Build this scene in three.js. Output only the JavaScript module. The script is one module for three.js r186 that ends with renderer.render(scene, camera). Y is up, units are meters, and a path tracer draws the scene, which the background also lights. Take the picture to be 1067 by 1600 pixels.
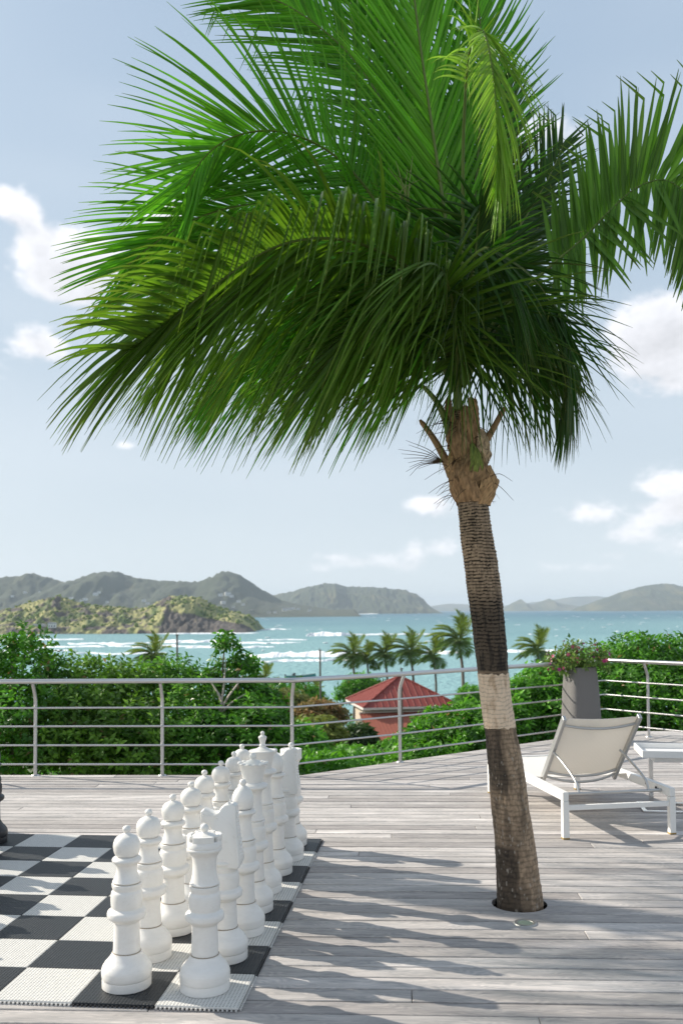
import * as THREE from 'three';
import { ImprovedNoise } from 'three/addons/math/ImprovedNoise.js';
import { mergeGeometries, mergeVertices, toCreasedNormals } from 'three/addons/utils/BufferGeometryUtils.js';
import { RoundedBoxGeometry } from 'three/addons/geometries/RoundedBoxGeometry.js';
import { Brush, Evaluator, SUBTRACTION } from 'three-bvh-csg';

// ---------------------------------------------------------------- camera, sky, sun, exposure
const scene = new THREE.Scene();
const V = (x, y, z) => new THREE.Vector3(x, y, z);
const EYE = 1.6, FOCAL = 1450, HORIZON = 953.5, PITCH = THREE.MathUtils.degToRad(2), ROLL = THREE.MathUtils.degToRad(-0.5);
const AXIS = HORIZON - FOCAL * Math.tan(PITCH);
const camera = new THREE.PerspectiveCamera(2 * Math.atan(800 / FOCAL) * 180 / Math.PI, 1067 / 1600, 0.1, 30000);
camera.position.set(0, EYE, 0);
camera.rotation.order = 'YXZ';
camera.rotation.set(PITCH, 0, ROLL);
camera.setViewOffset(1067, 1600, 0, 800 - AXIS, 1067, 1600);
camera.focus = 5.6;
camera.userData.fStop = 3.2;
camera.updateMatrixWorld(true);

const EXPOSURE = 2.1;
const SUN_TO = V(-0.80, 0.515, -0.36).normalize();
const sun = new THREE.DirectionalLight(new THREE.Color(1.0, 0.92, 0.80), 3.25);
sun.name = 'sun';
sun.position.copy(SUN_TO).multiplyScalar(60);
sun.castShadow = true;
sun.shadow.mapSize.set(4096, 4096);
Object.assign(sun.shadow.camera, { left: -30, right: 30, top: 30, bottom: -30, near: 1, far: 160 });
scene.add(sun, sun.target);

const noise = new ImprovedNoise();
const fbm = (x, y, z, o = 5, g = 0.5) => { let s = 0, a = 1, n = 0; for (let i = 0; i < o; i++) { s += a * noise.noise(x, y, z); n += a; a *= g; x = x * 2.03 + 7.1; y = y * 2.03 + 3.7; z = z * 2.03 + 1.3; } return s / n; };
const rng = (s) => () => { s = (s + 0x6d2b79f5) | 0; let t = Math.imul(s ^ (s >>> 15), 1 | s); t = (t + Math.imul(t ^ (t >>> 7), 61 | t)) ^ t; return ((t ^ (t >>> 14)) >>> 0) / 4294967296; };
const { clamp, lerp, smoothstep } = THREE.MathUtils;
const RAD = Math.PI / 180;

// the sky: clear trade-wind air with small fair-weather cumulus all round [bearing, elevation, half width, half height, strength], degrees
const CLOUDS = [
  [-19.9, 22.7, 1.3, 1.0, 0.9], [-18.9, 22.3, 0.9, 0.8, 0.8], [-18.1, 20.6, 1.3, 1.2, 1.0], [-16.4, 20.6, 1.5, 1.4, 1.0], [-14.8, 20.6, 1.3, 1.2, 1.0], [-17.3, 18.9, 1.7, 1.4, 1.0], [-15.4, 18.8, 1.3, 1.2, 0.8], [-18.4, 15.6, 1.4, 1.1, 0.9], [-17.2, 15.2, 1.0, 0.8, 0.8], [-12.4, 20.0, 1.8, 1.5, 0.7], [-10.5, 23.0, 1.7, 1.6, 0.8],
  [18.0, 14.6, 1.9, 1.7, 0.9], [19.4, 16.4, 2.2, 1.9, 1.0], [20.6, 13.6, 2.2, 2.0, 0.9], [17.0, 16.2, 1.4, 1.2, 0.6], [12.7, 27.0, 2.0, 1.1, 0.5], [14.4, 26.2, 2.0, 1.0, 0.5], [10.6, 25.0, 1.4, 0.8, 0.35],
  [19.6, 7.0, 2.0, 0.9, 0.9], [21.2, 6.2, 1.8, 1.1, 0.8], [15.0, 5.6, 1.7, 0.8, 0.7], [5.4, 6.4, 1.6, 0.7, 0.8], [4.5, 3.4, 0.8, 0.8, 0.75], [3.8, 2.6, 1.2, 0.6, 0.6], [0.8, 2.9, 1.2, 0.5, 0.6], [-1.2, 2.5, 1.0, 0.4, 0.5],
  [18.4, 5.0, 1.2, 0.5, 0.55], [20.4, 3.4, 1.6, 0.7, 0.6], [-13.2, 9.9, 0.7, 0.35, 0.7], [17.2, 4.2, 1.6, 0.6, 0.6], [19.5, 5.6, 1.4, 0.7, 0.7], [6.2, 3.6, 1.0, 0.7, 0.7], [2.6, 3.0, 1.4, 0.6, 0.55], [15.4, 2.4, 1.6, 0.4, 0.5], [21, 2.4, 2.2, 0.6, 0.5], [-0.6, 3.2, 0.8, 0.3, 0.4], [12.8, 2.4, 1.2, 0.4, 0.35], [16.2, 3.0, 1.0, 0.4, 0.4],
];
{ const r = rng(77); for (let i = 0; i < 150; i++) { const el = 3 + 42 * r() ** 1.5, az = 26 + r() * 308, w = 1 + el * 0.07 + r() * 2.4; for (let k = 0; k < 3; k++) CLOUDS.push([az + (r() - 0.5) * w * 1.8, el + (r() - 0.3) * w * 0.5, w * (0.6 + r() * 0.5), w * (0.35 + 0.3 * r()), 0.5 + 0.5 * r()]); } }
{
  const W = 4096, H = 2048, data = new Float32Array(W * H * 4), density = new Float32Array(W * H);
  for (const [az, el, rx, ry, str] of CLOUDS) {
    const c = ((az - 90) / 360 + 0.5) * W, cr = (el / 180 + 0.5) * H, k = 1 / Math.cos(el * RAD), hx = rx * k / 360 * W * 2.2, hy = ry / 180 * H * 2.2;
    for (let y = Math.max(H / 2, Math.floor(cr - hy)); y <= Math.min(H - 1, cr + hy); y++) for (let x = Math.floor(c - hx); x <= c + hx; x++) {
      const dx = (x - c) / hx * 2.2, dy = (y - cr) / hy * 2.2, low = dy < 0 ? 1.7 : 1, d = Math.exp(-(dx * dx + dy * dy * low) * 1.1);
      const i = y * W + ((x % W) + W) % W; density[i] = 1 - (1 - density[i]) * (1 - clamp(d * str, 0, 0.98));
    }
  }
  const cover = (x, y) => density[clamp(y, 0, H - 1) * W + ((x % W) + W) % W];
  for (let y = 0; y < H; y++) {
    const el = ((y + 0.5) / H - 0.5) * Math.PI, up = Math.max(0, Math.sin(el)), e = Math.max(0, el / RAD);
    const g = 1 - Math.exp(-e / 19), g2 = smoothstep(e, 20, 90);
    const base = [lerp(lerp(0.395, 0.153, g), 0.15, g2), lerp(lerp(0.435, 0.220, g), 0.19, g2), lerp(lerp(0.452, 0.312, g), 0.26, g2)];
    for (let x = 0; x < W; x++) {
      const az = ((x + 0.5) / W - 0.5) * 2 * Math.PI, dx = Math.cos(az) * Math.cos(el), dz = Math.sin(az) * Math.cos(el), dy = Math.sin(el), i = (y * W + x) * 4;
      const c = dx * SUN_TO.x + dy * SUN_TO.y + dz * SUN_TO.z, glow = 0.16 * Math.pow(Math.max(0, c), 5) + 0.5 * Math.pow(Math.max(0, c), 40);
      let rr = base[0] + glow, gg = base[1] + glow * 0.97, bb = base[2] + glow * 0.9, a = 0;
      const d = cover(x, y);
      if (d > 0.03 && y > H / 2) {
        const s = 13 / (1 + e * 0.03), n = fbm(dx * s, dy * s * 1.4, dz * s, 3, 0.5), bil = (k) => 1 - 2.2 * Math.abs(fbm(dx * k, dy * k * 1.25, dz * k, 3, 0.55)), puff = bil(s * 2.2) * 0.55 + bil(s * 5.5) * 0.3, n2 = fbm(dx * s * 14 + 5, dy * s * 16, dz * s * 14, 3, 0.6);
        a = smoothstep(d * 1.25 + n * 0.55 + (puff - 0.45) * 0.55 + n2 * 0.16 - 0.20, 0.10, 0.74);
        if (a > 0) {
          const ox = dx < 0 ? 8 : -8, above = cover(x + (dz < 0 ? -9 : 9), y + 9) * 0.6 + cover(x, y + 16) * 0.4, lit = clamp(1.02 - 0.26 * above + (puff - 0.45) * 0.22 + n2 * 0.08, 0.66, 1.12), fade = smoothstep(e, 0, 6) * 0.65 + 0.25;
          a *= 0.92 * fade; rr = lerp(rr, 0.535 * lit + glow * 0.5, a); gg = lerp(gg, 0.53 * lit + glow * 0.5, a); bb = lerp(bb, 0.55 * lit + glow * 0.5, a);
        }
      }
      const veil = y < H / 2 ? 0 : 0.14 * smoothstep(fbm(dx * 3, dy * 9, dz * 3 + 4, 2), -0.2, 0.5) * (dx < -0.1 ? 1.3 : 1);
      data[i] = lerp(rr, 0.44, veil); data[i + 1] = lerp(gg, 0.47, veil); data[i + 2] = lerp(bb, 0.50, veil); data[i + 3] = 1;
    }
  }
  const t = new THREE.DataTexture(data, W, H, THREE.RGBAFormat, THREE.FloatType);
  t.mapping = THREE.EquirectangularReflectionMapping; t.magFilter = THREE.LinearFilter; t.needsUpdate = true;
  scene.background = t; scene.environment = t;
}
scene.fog = new THREE.FogExp2(new THREE.Color(0.74, 0.87, 1.0), 0.000085);

// ---------------------------------------------------------------- helpers
// survey of the site: a bearing (u, v) on the photograph and a distance along the view give a point; level() gives the point where that bearing meets a height
function bearing(u, v) { const d = V((u - 533.5) / FOCAL, (AXIS - v) / FOCAL, -1).applyQuaternion(camera.quaternion); return d.divideScalar(-d.z); }
const at = (u, v, d) => bearing(u, v).multiplyScalar(d).add(camera.position);
const level = (u, v, y = 0) => { const d = bearing(u, v); return d.multiplyScalar((y - EYE) / d.y).add(camera.position); };
const taken = {};
function numbered(n) { const k = taken[n] = (taken[n] ?? -1) + 1; return k ? n + '_' + String(k).padStart(3, '0') : n; }
function tag(o, label, category, group, kind) { if (label) o.userData.label = label; if (category) o.userData.category = category; if (group) o.userData.group = group; if (kind) o.userData.kind = kind; return o; }
function thing(name, label, category, p = V(0, 0, 0), turn = 0, group) { const o = new THREE.Group(); o.name = numbered(name); o.position.copy(p); o.rotation.y = turn; scene.add(o); return tag(o, label, category, group); }
function mesh(name, g, m, parent) { const o = new THREE.Mesh(Array.isArray(g) ? merge(g) : g, m); o.castShadow = o.receiveShadow = true; o.name = parent ? name : numbered(name); (parent ?? scene).add(o); return o; }
function copyOf(o, p, turn, label, group) { const c = o.clone(); c.name = numbered(o.name.replace(/_\d{3}$/, '')); c.userData = { ...o.userData }; if (label) c.userData.label = label; if (group) c.userData.group = group; if (p) c.position.copy(p); if (turn !== undefined) c.rotation.y = turn; scene.add(c); return c; }
function merge(list) {
  const flat = list.map((g) => { const h = g.index ? g.toNonIndexed() : g; for (const k of Object.keys(h.attributes)) if (!['position', 'normal', 'uv'].includes(k)) h.deleteAttribute(k); if (!h.attributes.uv) h.setAttribute('uv', new THREE.Float32BufferAttribute(new Float32Array(h.attributes.position.count * 2), 2)); return h; });
  return mergeGeometries(flat);
}
const UPY = V(0, 1, 0);
function rod(a, b, r0, r1 = r0, seg = 10, open = false) {
  const g = new THREE.CylinderGeometry(r1, r0, a.distanceTo(b), seg, 1, open);
  return g.applyQuaternion(new THREE.Quaternion().setFromUnitVectors(UPY, b.clone().sub(a).normalize())).translate((a.x + b.x) / 2, (a.y + b.y) / 2, (a.z + b.z) / 2);
}
function box(w, h, d, x = 0, y = 0, z = 0, r = 0.004) { return new RoundedBoxGeometry(w, h, d, 2, Math.min(r, w / 2.2, h / 2.2, d / 2.2)).translate(x, y, z); }
function bar(a, b, w, h, r = 0.003) { const d = b.clone().sub(a), g = new RoundedBoxGeometry(w, h, d.length(), 2, r); const m = new THREE.Matrix4().lookAt(a, b, Math.abs(d.y) > 0.99 * d.length() ? V(1, 0, 0) : UPY); return g.applyMatrix4(m).translate((a.x + b.x) / 2, (a.y + b.y) / 2, (a.z + b.z) / 2); }
function tube(points, r0, r1 = r0, seg = 24, sides = 8, flat = 1) {
  const c = points instanceof THREE.Curve ? points : new THREE.CatmullRomCurve3(points), g = new THREE.TubeGeometry(c, seg, 1, sides, false), p = g.attributes.position, n = sides + 1;
  for (let i = 0; i <= seg; i++) { const o = c.getPointAt(i / seg), r = typeof r0 === 'function' ? r0(i / seg) : lerp(r0, r1, i / seg); for (let k = 0; k < n; k++) { const j = i * n + k; p.setXYZ(j, o.x + (p.getX(j) - o.x) * r, o.y + (p.getY(j) - o.y) * r * flat, o.z + (p.getZ(j) - o.z) * r); } }
  g.computeVertexNormals(); return g;
}
function lathe(pts, seg = 40) { return new THREE.LatheGeometry(pts.map(([r, y]) => new THREE.Vector2(r, y)), seg); }
const std = (o) => new THREE.MeshStandardMaterial(o), phys = (o) => new THREE.MeshPhysicalMaterial(o);
const rgb = (r, g, b) => new THREE.Color().setRGB(r, g, b);
function texture(w, h, f, srgb = false) {
  const d = new Uint8Array(w * h * 4);
  for (let y = 0; y < h; y++) for (let x = 0; x < w; x++) { const c = f(x / w, y / h, x, y), i = (y * w + x) * 4; for (let k = 0; k < 3; k++) d[i + k] = clamp((Array.isArray(c) ? c[k] : c) * 255, 0, 255); d[i + 3] = 255; }
  const t = new THREE.DataTexture(d, w, h); t.wrapS = t.wrapT = THREE.RepeatWrapping; t.magFilter = THREE.LinearFilter; t.minFilter = THREE.LinearMipmapLinearFilter; t.generateMipmaps = true; if (srgb) t.colorSpace = THREE.SRGBColorSpace; t.needsUpdate = true; return t;
}
// noise that tiles over the unit square
const ring = (u, v, s, o = 4) => { const a = u * 2 * Math.PI, b = v * 2 * Math.PI, k = s / 6.283; return fbm(Math.cos(a) * k + 3, Math.sin(a) * k + Math.cos(b) * k + 9, Math.sin(b) * k + 5, o); };

// ---------------------------------------------------------------- land and sea
const SEA = -22;
function landHeight(x, z) {
  const d = -z;
  let h = d < 6 ? -0.6 : d < 30 ? lerp(-0.8, -7.5, smoothstep(d, 6, 30)) : lerp(-7.5, SEA - 2.5, clamp((d - 30) / 200, 0, 1));
  h += fbm(x * 0.03, 3, z * 0.03, 4) * 1.6 * smoothstep(d, 14, 30);
  h -= 3 * smoothstep(x, -5, -60) * smoothstep(d, 40, 120);
  return Math.min(h, -0.5);
}
{
  const g = new THREE.PlaneGeometry(900, 320, 180, 120).rotateX(-Math.PI / 2).translate(0, 0, -100), p = g.attributes.position, c = [];
  for (let i = 0; i < p.count; i++) { const x = p.getX(i), z = p.getZ(i); p.setY(i, landHeight(x, z)); const n = 0.5 + 0.5 * fbm(x * 0.07, 1, z * 0.07, 4), s = smoothstep(-z, 205, 225); c.push(lerp(lerp(0.05, 0.09, n), 0.42, s), lerp(lerp(0.07, 0.10, n), 0.36, s), lerp(lerp(0.025, 0.045, n), 0.25, s)); }
  g.setAttribute('color', new THREE.Float32BufferAttribute(c, 3)); g.computeVertexNormals();
  tag(mesh('ground', g, std({ vertexColors: true, roughness: 0.95 })), null, null, null, 'structure');
}
{
  // open sea: shallow turquoise over sand inshore, deeper blue beyond
  const rows = 150, cols = 260, pos = [], col = [], uv = [], idx = [];
  for (let j = 0; j <= rows; j++) {
    const d = 150 * Math.pow(15000 / 150, j / rows);
    for (let i = 0; i <= cols; i++) {
      const s = (i / cols - 0.5) * 2, x = s * d * 1.15 + 0, z = -d;
      const swell = Math.sin(d * 0.075 + 1.6 * fbm(x * 0.004, 0, d * 0.004, 3) * 6) * 0.45 * smoothstep(d, 300, 700) * (1 - smoothstep(d, 1500, 2600)) + fbm(x * 0.02, 2, d * 0.03, 3) * 0.4 * (1 - smoothstep(d, 900, 2200));
      pos.push(x, SEA + swell, z); uv.push(x / 90, d / 60);
      const deep = smoothstep(Math.log(d), Math.log(420), Math.log(7000)), n = fbm(x * 0.003 * 400 / (d * 0.3 + 300), 7, d * 0.012 * 400 / (d * 0.5 + 200), 4), m = clamp(deep + n * 0.35, 0, 1);
      col.push(lerp(0.23, 0.022, m), lerp(0.41, 0.13, m), lerp(0.415, 0.195, m));
    }
  }
  const n = cols + 1;
  for (let j = 0; j < rows; j++) for (let i = 0; i < cols; i++) { const a = j * n + i; idx.push(a, a + 1, a + n, a + 1, a + n + 1, a + n); }
  const g = new THREE.BufferGeometry(); g.setAttribute('position', new THREE.Float32BufferAttribute(pos, 3)); g.setAttribute('color', new THREE.Float32BufferAttribute(col, 3)); g.setAttribute('uv', new THREE.Float32BufferAttribute(uv, 2)); g.setIndex(idx); g.computeVertexNormals();
  const bump = texture(512, 512, (u, v) => 0.5 + 0.5 * (ring(u, v, 26, 5) + 0.6 * ring(v, u, 60, 3)));
  tag(mesh('sea', g, phys({ vertexColors: true, roughness: 0.42, ior: 1.33, specularIntensity: 0.55, bumpMap: bump, bumpScale: 2.2 })), null, null, null, 'structure');
}
const foamMat = std({ color: rgb(0.82, 0.85, 0.86), roughness: 0.9 });
function surf(list, seed) {
  // lines of broken water: a low ridge of foam with ragged edges and gaps; [u0, u1, v, thickness in metres, crest]
  const r = rng(seed), parts = [];
  for (const [u0, u1, v, thick, crest] of list) {
    const d = level((u0 + u1) / 2, v, SEA).z * -1, n = Math.max(24, Math.round((u1 - u0) * 1.6)), pos = [], idx = [], o = r() * 50;
    for (let i = 0; i <= n; i++) {
      const t = i / n, u = lerp(u0, u1, t), x = (u - 533.5) / FOCAL * d, wob = fbm(t * 3 + o, 1, 2, 4) * thick * 2.2, end = Math.pow(Math.sin(Math.PI * clamp(t, 0.001, 0.999)), 0.35);
      const w0 = thick * end * clamp(thick > 15 ? 0.95 + 1.0 * fbm(t * (u1 - u0) * 0.018 + o, 4, 0, 6, 0.6) : 0.7 + 1.7 * fbm(t * (u1 - u0) * 0.022 + o, 4, 0, 6, 0.62), 0.0, 1.6), w1 = thick * end * clamp(thick > 15 ? 0.95 + 1.1 * fbm(t * (u1 - u0) * 0.02 + o, 8, 3, 6, 0.6) : 0.7 + 1.8 * fbm(t * (u1 - u0) * 0.025 + o, 8, 3, 6, 0.62), 0.0, 1.7), h = crest * end * clamp(0.6 + 1.1 * fbm(t * (u1 - u0) * 0.05 + o, 5, 6, 3), 0.1, 1.2);
      const rows = [[-w0, -0.6], [-w0 * 0.4, h * 0.35 + 0.25], [0, h + 0.4], [w1 * 0.3, h * 0.55 + 0.3], [w1, -0.6]];
      for (const [q, y] of rows) pos.push(x, SEA + y + 0.3 * fbm(x * 0.3, q, o, 2), -(d + wob - q));
      if (i < n) for (let k = 0; k < 4; k++) { const a = i * 5 + k; idx.push(a, a + 1, a + 5, a + 1, a + 6, a + 5); }
    }
    const g = new THREE.BufferGeometry(); g.setAttribute('position', new THREE.Float32BufferAttribute(pos, 3)); g.setIndex(idx); g.computeVertexNormals(); parts.push(g);
  }
  return parts;
}
tag(mesh('surf_foam', surf([
  [478, 548, 993, 10, 5.0], [520, 700, 991.5, 4, 1.0], [375, 575, 1024, 26, 2.2], [395, 560, 1033, 8, 0.7], [240, 345, 1003, 30, 2.2], [100, 250, 1006, 22, 1.2], [180, 330, 1010, 26, 0.6], [20, 170, 1011, 24, 0.6], [330, 470, 1005, 14, 0.7], [-60, 130, 1000, 16, 0.9], [290, 430, 1012, 9, 0.7], [760, 870, 1018, 11, 1.3], [110, 260, 1022, 12, 0.7], [-40, 120, 1017, 9, 0.6],
  [405, 455, 984, 7, 1.4], [240, 405, 990, 7, 0.9], [560, 590, 959.5, 30, 5], [620, 660, 958.5, 30, 5], [400, 480, 1000, 5, 0.5], [640, 720, 1020, 12, 1.4],
], 5), foamMat), 'white lines of surf breaking in the bay', 'surf', null, 'stuff');
{
  const r = rng(9), list = [];
  for (let i = 0; i < 120; i++) { const v = 958 + 60 * r() ** 1.6, u = 380 + r() * 760, d = -level(u, v, SEA).z, w = (2 + 6 * r()) * Math.min(2.2, d / 900), x = (u - 533.5) / FOCAL * d; if (d > 9000) continue; const g = new THREE.SphereGeometry(1, 7, 4).scale(w * 0.5, 0.35 + 0.3 * r(), w * 0.18 + 0.8).rotateY((r() - 0.5) * 0.5).translate(x, SEA + 0.25, -d); list.push(g); }
  tag(mesh('whitecaps', list, foamMat), 'small scattered whitecaps on the open turquoise water', 'whitecaps', null, 'stuff');
}
// hills: a ridge line surveyed as bearings at one distance, with ribs, gullies and scrub
function hill(name, label, ridge, dist, halfDepth, o = {}) {
  const lines = ridge.map(([u, v]) => at(u, v, dist)), N = o.n ?? 260, M = o.m ?? 56, pos = [], col = [], idx = [], x0 = lines[0].x, x1 = lines.at(-1).x, rough = o.rough ?? 1;
  const top = (x) => { let k = 0; while (k < lines.length - 2 && lines[k + 1].x < x) k++; const a = lines[k], b = lines[k + 1], t = clamp((x - a.x) / (b.x - a.x), 0, 1), s = lerp(t, t * t * (3 - 2 * t), 0.4); return lerp(a.y, b.y, s) - SEA; };
  for (let j = 0; j <= M; j++) for (let i = 0; i <= N; i++) {
    const s = (j / M) * 1.75 - 1, x = lerp(x0, x1, i / N), h = Math.max(0, top(x)), k = 6 / (o.feature ?? halfDepth);
    const body = s < 0 ? Math.pow(clamp(1 + s, 0, 1), o.pow ?? 0.85) : 1 - s * s * 0.7, ribs = fbm(x * k, 0, s * 1.2 + (o.seed ?? 0), 5), near = 1 - Math.abs(s);
    let y = h * body + ribs * h * 0.34 * Math.sin(Math.PI * clamp(1 + s, 0, 1)) * (s < 0 ? 1 : 0) + fbm(x * k * 6, 4, s * 9, 4) * h * 0.05 * rough;
    const z = -(dist + s * halfDepth + fbm(x * k * 0.6, 9, o.seed ?? 0, 3) * halfDepth * 0.25 * (s < 0 ? 1 : 0) * Math.abs(s));
    pos.push(x, SEA - 1 + y, z);
    const n = 0.5 + 0.5 * fbm(x * k * 3, s * 6, 3, 5) * 1.6, dry = smoothstep(fbm(x * k * 1.4, s * 3, 8, 4) + (o.dry ?? 0), -0.1, 0.25), rock = o.rock ? clamp(smoothstep(fbm(x * k * 2, s * 5, 15, 4) + o.rock(x, s, y, h), 0, 0.2), 0, 1) : 0;
    const q0 = o.tone ?? 1; let c = [lerp(0.045, 0.085, n) * q0, lerp(0.072, 0.12, n) * q0, lerp(0.022, 0.034, n) * q0]; const dr = [0.27 * q0, 0.245 * q0, 0.10 * q0], rk = [lerp(0.045, 0.12, n), lerp(0.042, 0.10, n), lerp(0.038, 0.085, n)];
    c = c.map((q, m) => lerp(lerp(q, dr[m], dry * 0.7), rk[m], rock)); col.push(...c);
  }
  for (let j = 0; j < M; j++) for (let i = 0; i < N; i++) { const a = j * (N + 1) + i; idx.push(a, a + 1, a + N + 1, a + 1, a + N + 2, a + N + 1); }
  const g = new THREE.BufferGeometry(); g.setAttribute('position', new THREE.Float32BufferAttribute(pos, 3)); g.setAttribute('color', new THREE.Float32BufferAttribute(col, 3)); g.setIndex(idx); g.computeVertexNormals();
  return tag(mesh(name, g, std({ vertexColors: true, roughness: 1 })), label, 'hill', null, 'structure');
}
hill('hills', null, [[-420, 925], [-300, 900], [-180, 912], [-90, 895], [-40, 905], [0, 902], [30, 900], [45, 895], [60, 900], [95, 909], [108, 908], [150, 894], [180, 893], [205, 902], [245, 907], [310, 909], [330, 901], [350, 892], [370, 896], [384, 905], [410, 922], [440, 938], [470, 945], [520, 952], [556, 952], [562, 966]], 4000, 620, { seed: 1, feature: 700, dry: -0.30, tone: 0.42, rough: 2 });
hill('headland', null, [[395, 960], [420, 931], [447, 926], [481, 917], [508, 911.5], [525, 912], [542, 917], [569, 917], [596, 918], [613, 920], [628, 921], [650, 927.5], [660, 935], [667, 943], [674, 950], [681, 960]], 6200, 700, { seed: 4, feature: 1000, dry: -0.16, tone: 0.45, rough: 2 });
hill('headland', null, [[-260, 975], [-140, 948], [-60, 955], [0, 952], [19, 950], [49, 940], [71, 934], [90, 932], [109, 937], [124, 943], [169, 947], [210, 950], [232, 948], [247, 939], [262, 931], [285, 930], [311, 933], [330, 945], [356, 953], [386, 961], [397, 970], [402, 980], [412, 990]], 1130, 120, { seed: 7, feature: 190, dry: 0.18, tone: 1.5, n: 420, m: 90, rough: 2.6, rock: (x, s, y, h) => (x > -200 ? 0.35 : -0.05) * (y < h * 0.55 && s < -0.3 ? 1 : -0.6) + (y < 9 && s < -0.5 ? 0.2 : 0) });
hill('island', null, [[915, 955], [930, 943], [955, 933], [985, 922], [1010, 915], [1035, 912], [1050, 913], [1080, 919], [1120, 914], [1180, 930], [1260, 955]], 7200, 700, { seed: 11, feature: 1200, dry: -0.08, tone: 0.42, rough: 2 });
hill('island', null, [[785, 956], [797, 945], [806, 940], [814, 936], [822, 943], [836, 944], [848, 939], [859, 935], [868, 941], [885, 944], [905, 947], [925, 956]], 9600, 500, { seed: 14, feature: 900, tone: 0.5, n: 120, m: 20 });
hill('island', null, [[620, 956], [680, 946], [700, 943], [735, 944], [790, 946], [850, 939], [900, 932], [935, 931], [965, 936], [1000, 945], [1040, 956]], 13500, 600, { seed: 19, feature: 2000, tone: 0.5, n: 120, m: 16 });
// scrub on the near headland
{
  const r = rng(31), hl = scene.children.find((o) => o.name === 'headland_001'), P = hl.geometry.attributes.position, C = hl.geometry.attributes.color, spots = [];
  for (let k = 0; k < 60000 && spots.length < 1300; k++) { const i = Math.floor(r() * P.count); if (P.getY(i) < SEA + 7 || C.getY(i) < C.getX(i) * 0.95) continue; spots.push(i); }
  const im = new THREE.InstancedMesh(new THREE.IcosahedronGeometry(1, 1), std({ color: 0xffffff, roughness: 1 }), spots.length), m = new THREE.Matrix4();
  spots.forEach((i, k) => { const s = 0.9 + 1.9 * r() * r(); m.compose(V(P.getX(i) + (r() - 0.5) * 4, P.getY(i) + s * 0.3, P.getZ(i) + (r() - 0.5) * 4), new THREE.Quaternion().setFromEuler(new THREE.Euler(r() * 6, r() * 6, r() * 6)), V(s * (0.8 + r() * 0.6), s * (0.6 + 0.4 * r()), s)); im.setMatrixAt(k, m); const q = r(); im.setColorAt(k, rgb(lerp(0.06, 0.20, q), lerp(0.11, 0.25, q), lerp(0.025, 0.055, q))); });
  im.name = 'scrub'; tag(im, 'low green scrub covering the near headland', 'scrub', null, 'stuff'); scene.add(im);
}
// far houses on the slopes
{
  const wallM = std({ color: rgb(0.72, 0.70, 0.66), roughness: 0.9 }), roofM = std({ color: rgb(0.42, 0.40, 0.39), roughness: 0.9 }), winM = std({ color: rgb(0.04, 0.05, 0.06), roughness: 0.3 });
  const place = (u, v, d, w, label, group, roofMat = roofM, copy) => {
    const p = at(u, v, d), o = copy ? copyOf(copy, p, (u % 7) * 0.1 - 0.3, label, group) : thing('hill_house', label, 'house', p, (u % 7) * 0.1 - 0.3, group);
    if (!copy) {
      mesh('wall', box(1, 0.5, 0.7, 0, 0, 0, 0.01), wallM, o);
      const s = new THREE.Shape([[-0.56, 0], [0.56, 0], [0.38, 0.2], [-0.38, 0.2]].map(([x, y]) => new THREE.Vector2(x, y)));
      mesh('roof', new THREE.ExtrudeGeometry(s, { depth: 0.8, bevelEnabled: false }).translate(0, 0.25, -0.4), roofMat, o);
      for (const x of [-0.3, 0, 0.3]) mesh('window', box(0.14, 0.2, 0.02, x, -0.02, 0.352, 0.003), winM, o);
    }
    o.scale.setScalar(w); return o;
  };
  const first = place(40, 926, 3560, 13, 'pale house among others on the hazy far hillside', 'pale houses scattered over the far hillside');
  for (const [u, v, w] of [[62, 925, 14], [112, 935, 26], [128, 939, 22], [134, 937, 30], [150, 929, 34], [155, 926, 22], [168, 941, 20], [225, 939, 26], [231, 943, 24], [345, 930, 30], [356, 929, 44], [362, 932, 30], [349, 942, 34], [373, 940, 28], [380, 945, 24], [365, 949, 20], [392, 955, 26], [445, 953, 36], [452, 952, 30], [458, 951, 30], [466, 952, 26], [430, 957, 26], [484, 954, 24], [420, 958, 24], [20, 932, 22], [300, 938, 20]])
    place(u, v, 3480, w * 0.5, 'pale house among others on the hazy far hillside', 'pale houses scattered over the far hillside', roofM, first);
  place(64, 984, 1035, 15, 'white house at the foot of the near headland by the beach', null);
  place(82, 978, 1030, 9, 'smaller pale house behind the white beach house on the headland', null);
}

// ---------------------------------------------------------------- deck of weathered boards
const YAW = -3 * RAD;                                   // the boards run across the view, turned a little
const DX = V(1, 0, 0).applyAxisAngle(UPY, YAW), DZ = V(0, 0, -1).applyAxisAngle(UPY, YAW);   // along the boards, away from the viewer
const toDeck = (p) => [p.x * DX.x + p.z * DX.z, p.x * DZ.x + p.z * DZ.z];
const onDeck = (s, t, y = 0) => V(s * DX.x + t * DZ.x, y, s * DX.z + t * DZ.z);
const TREE = level(811, 1412); TREE.y = 0;
const [TS, TT] = toDeck(TREE);
const cornerA = toDeck(level(468, 1211)), cornerB = toDeck(at(948, 1152, 12.1)), BACK = cornerA[1];
const grain = (seed, knots) => {
  const r = rng(seed), ks = Array.from({ length: knots }, () => [r(), r(), 0.004 + r() * 0.006]);
  return (u, v) => {
    const wave = ring(u, v, 5, 3) * 0.10, f = ring((u * 0.999 + seed * 0.1) % 1, (v + wave) % 1, 9, 3);
    let g = Math.sin((v * 46 + wave * 60 + f * 5) * 6.283) * 0.25 + fbm(Math.cos(u * 6.283) * 2.2 + seed, Math.sin(u * 6.283) * 2.2, v * 70, 4) * 0.9 + f * 0.5;
    for (const [a, b, s] of ks) { const d = Math.hypot((u - a) * 0.8, v - b) / s; g -= Math.exp(-d * d) * 0.9; }
    return g;
  };
};
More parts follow.
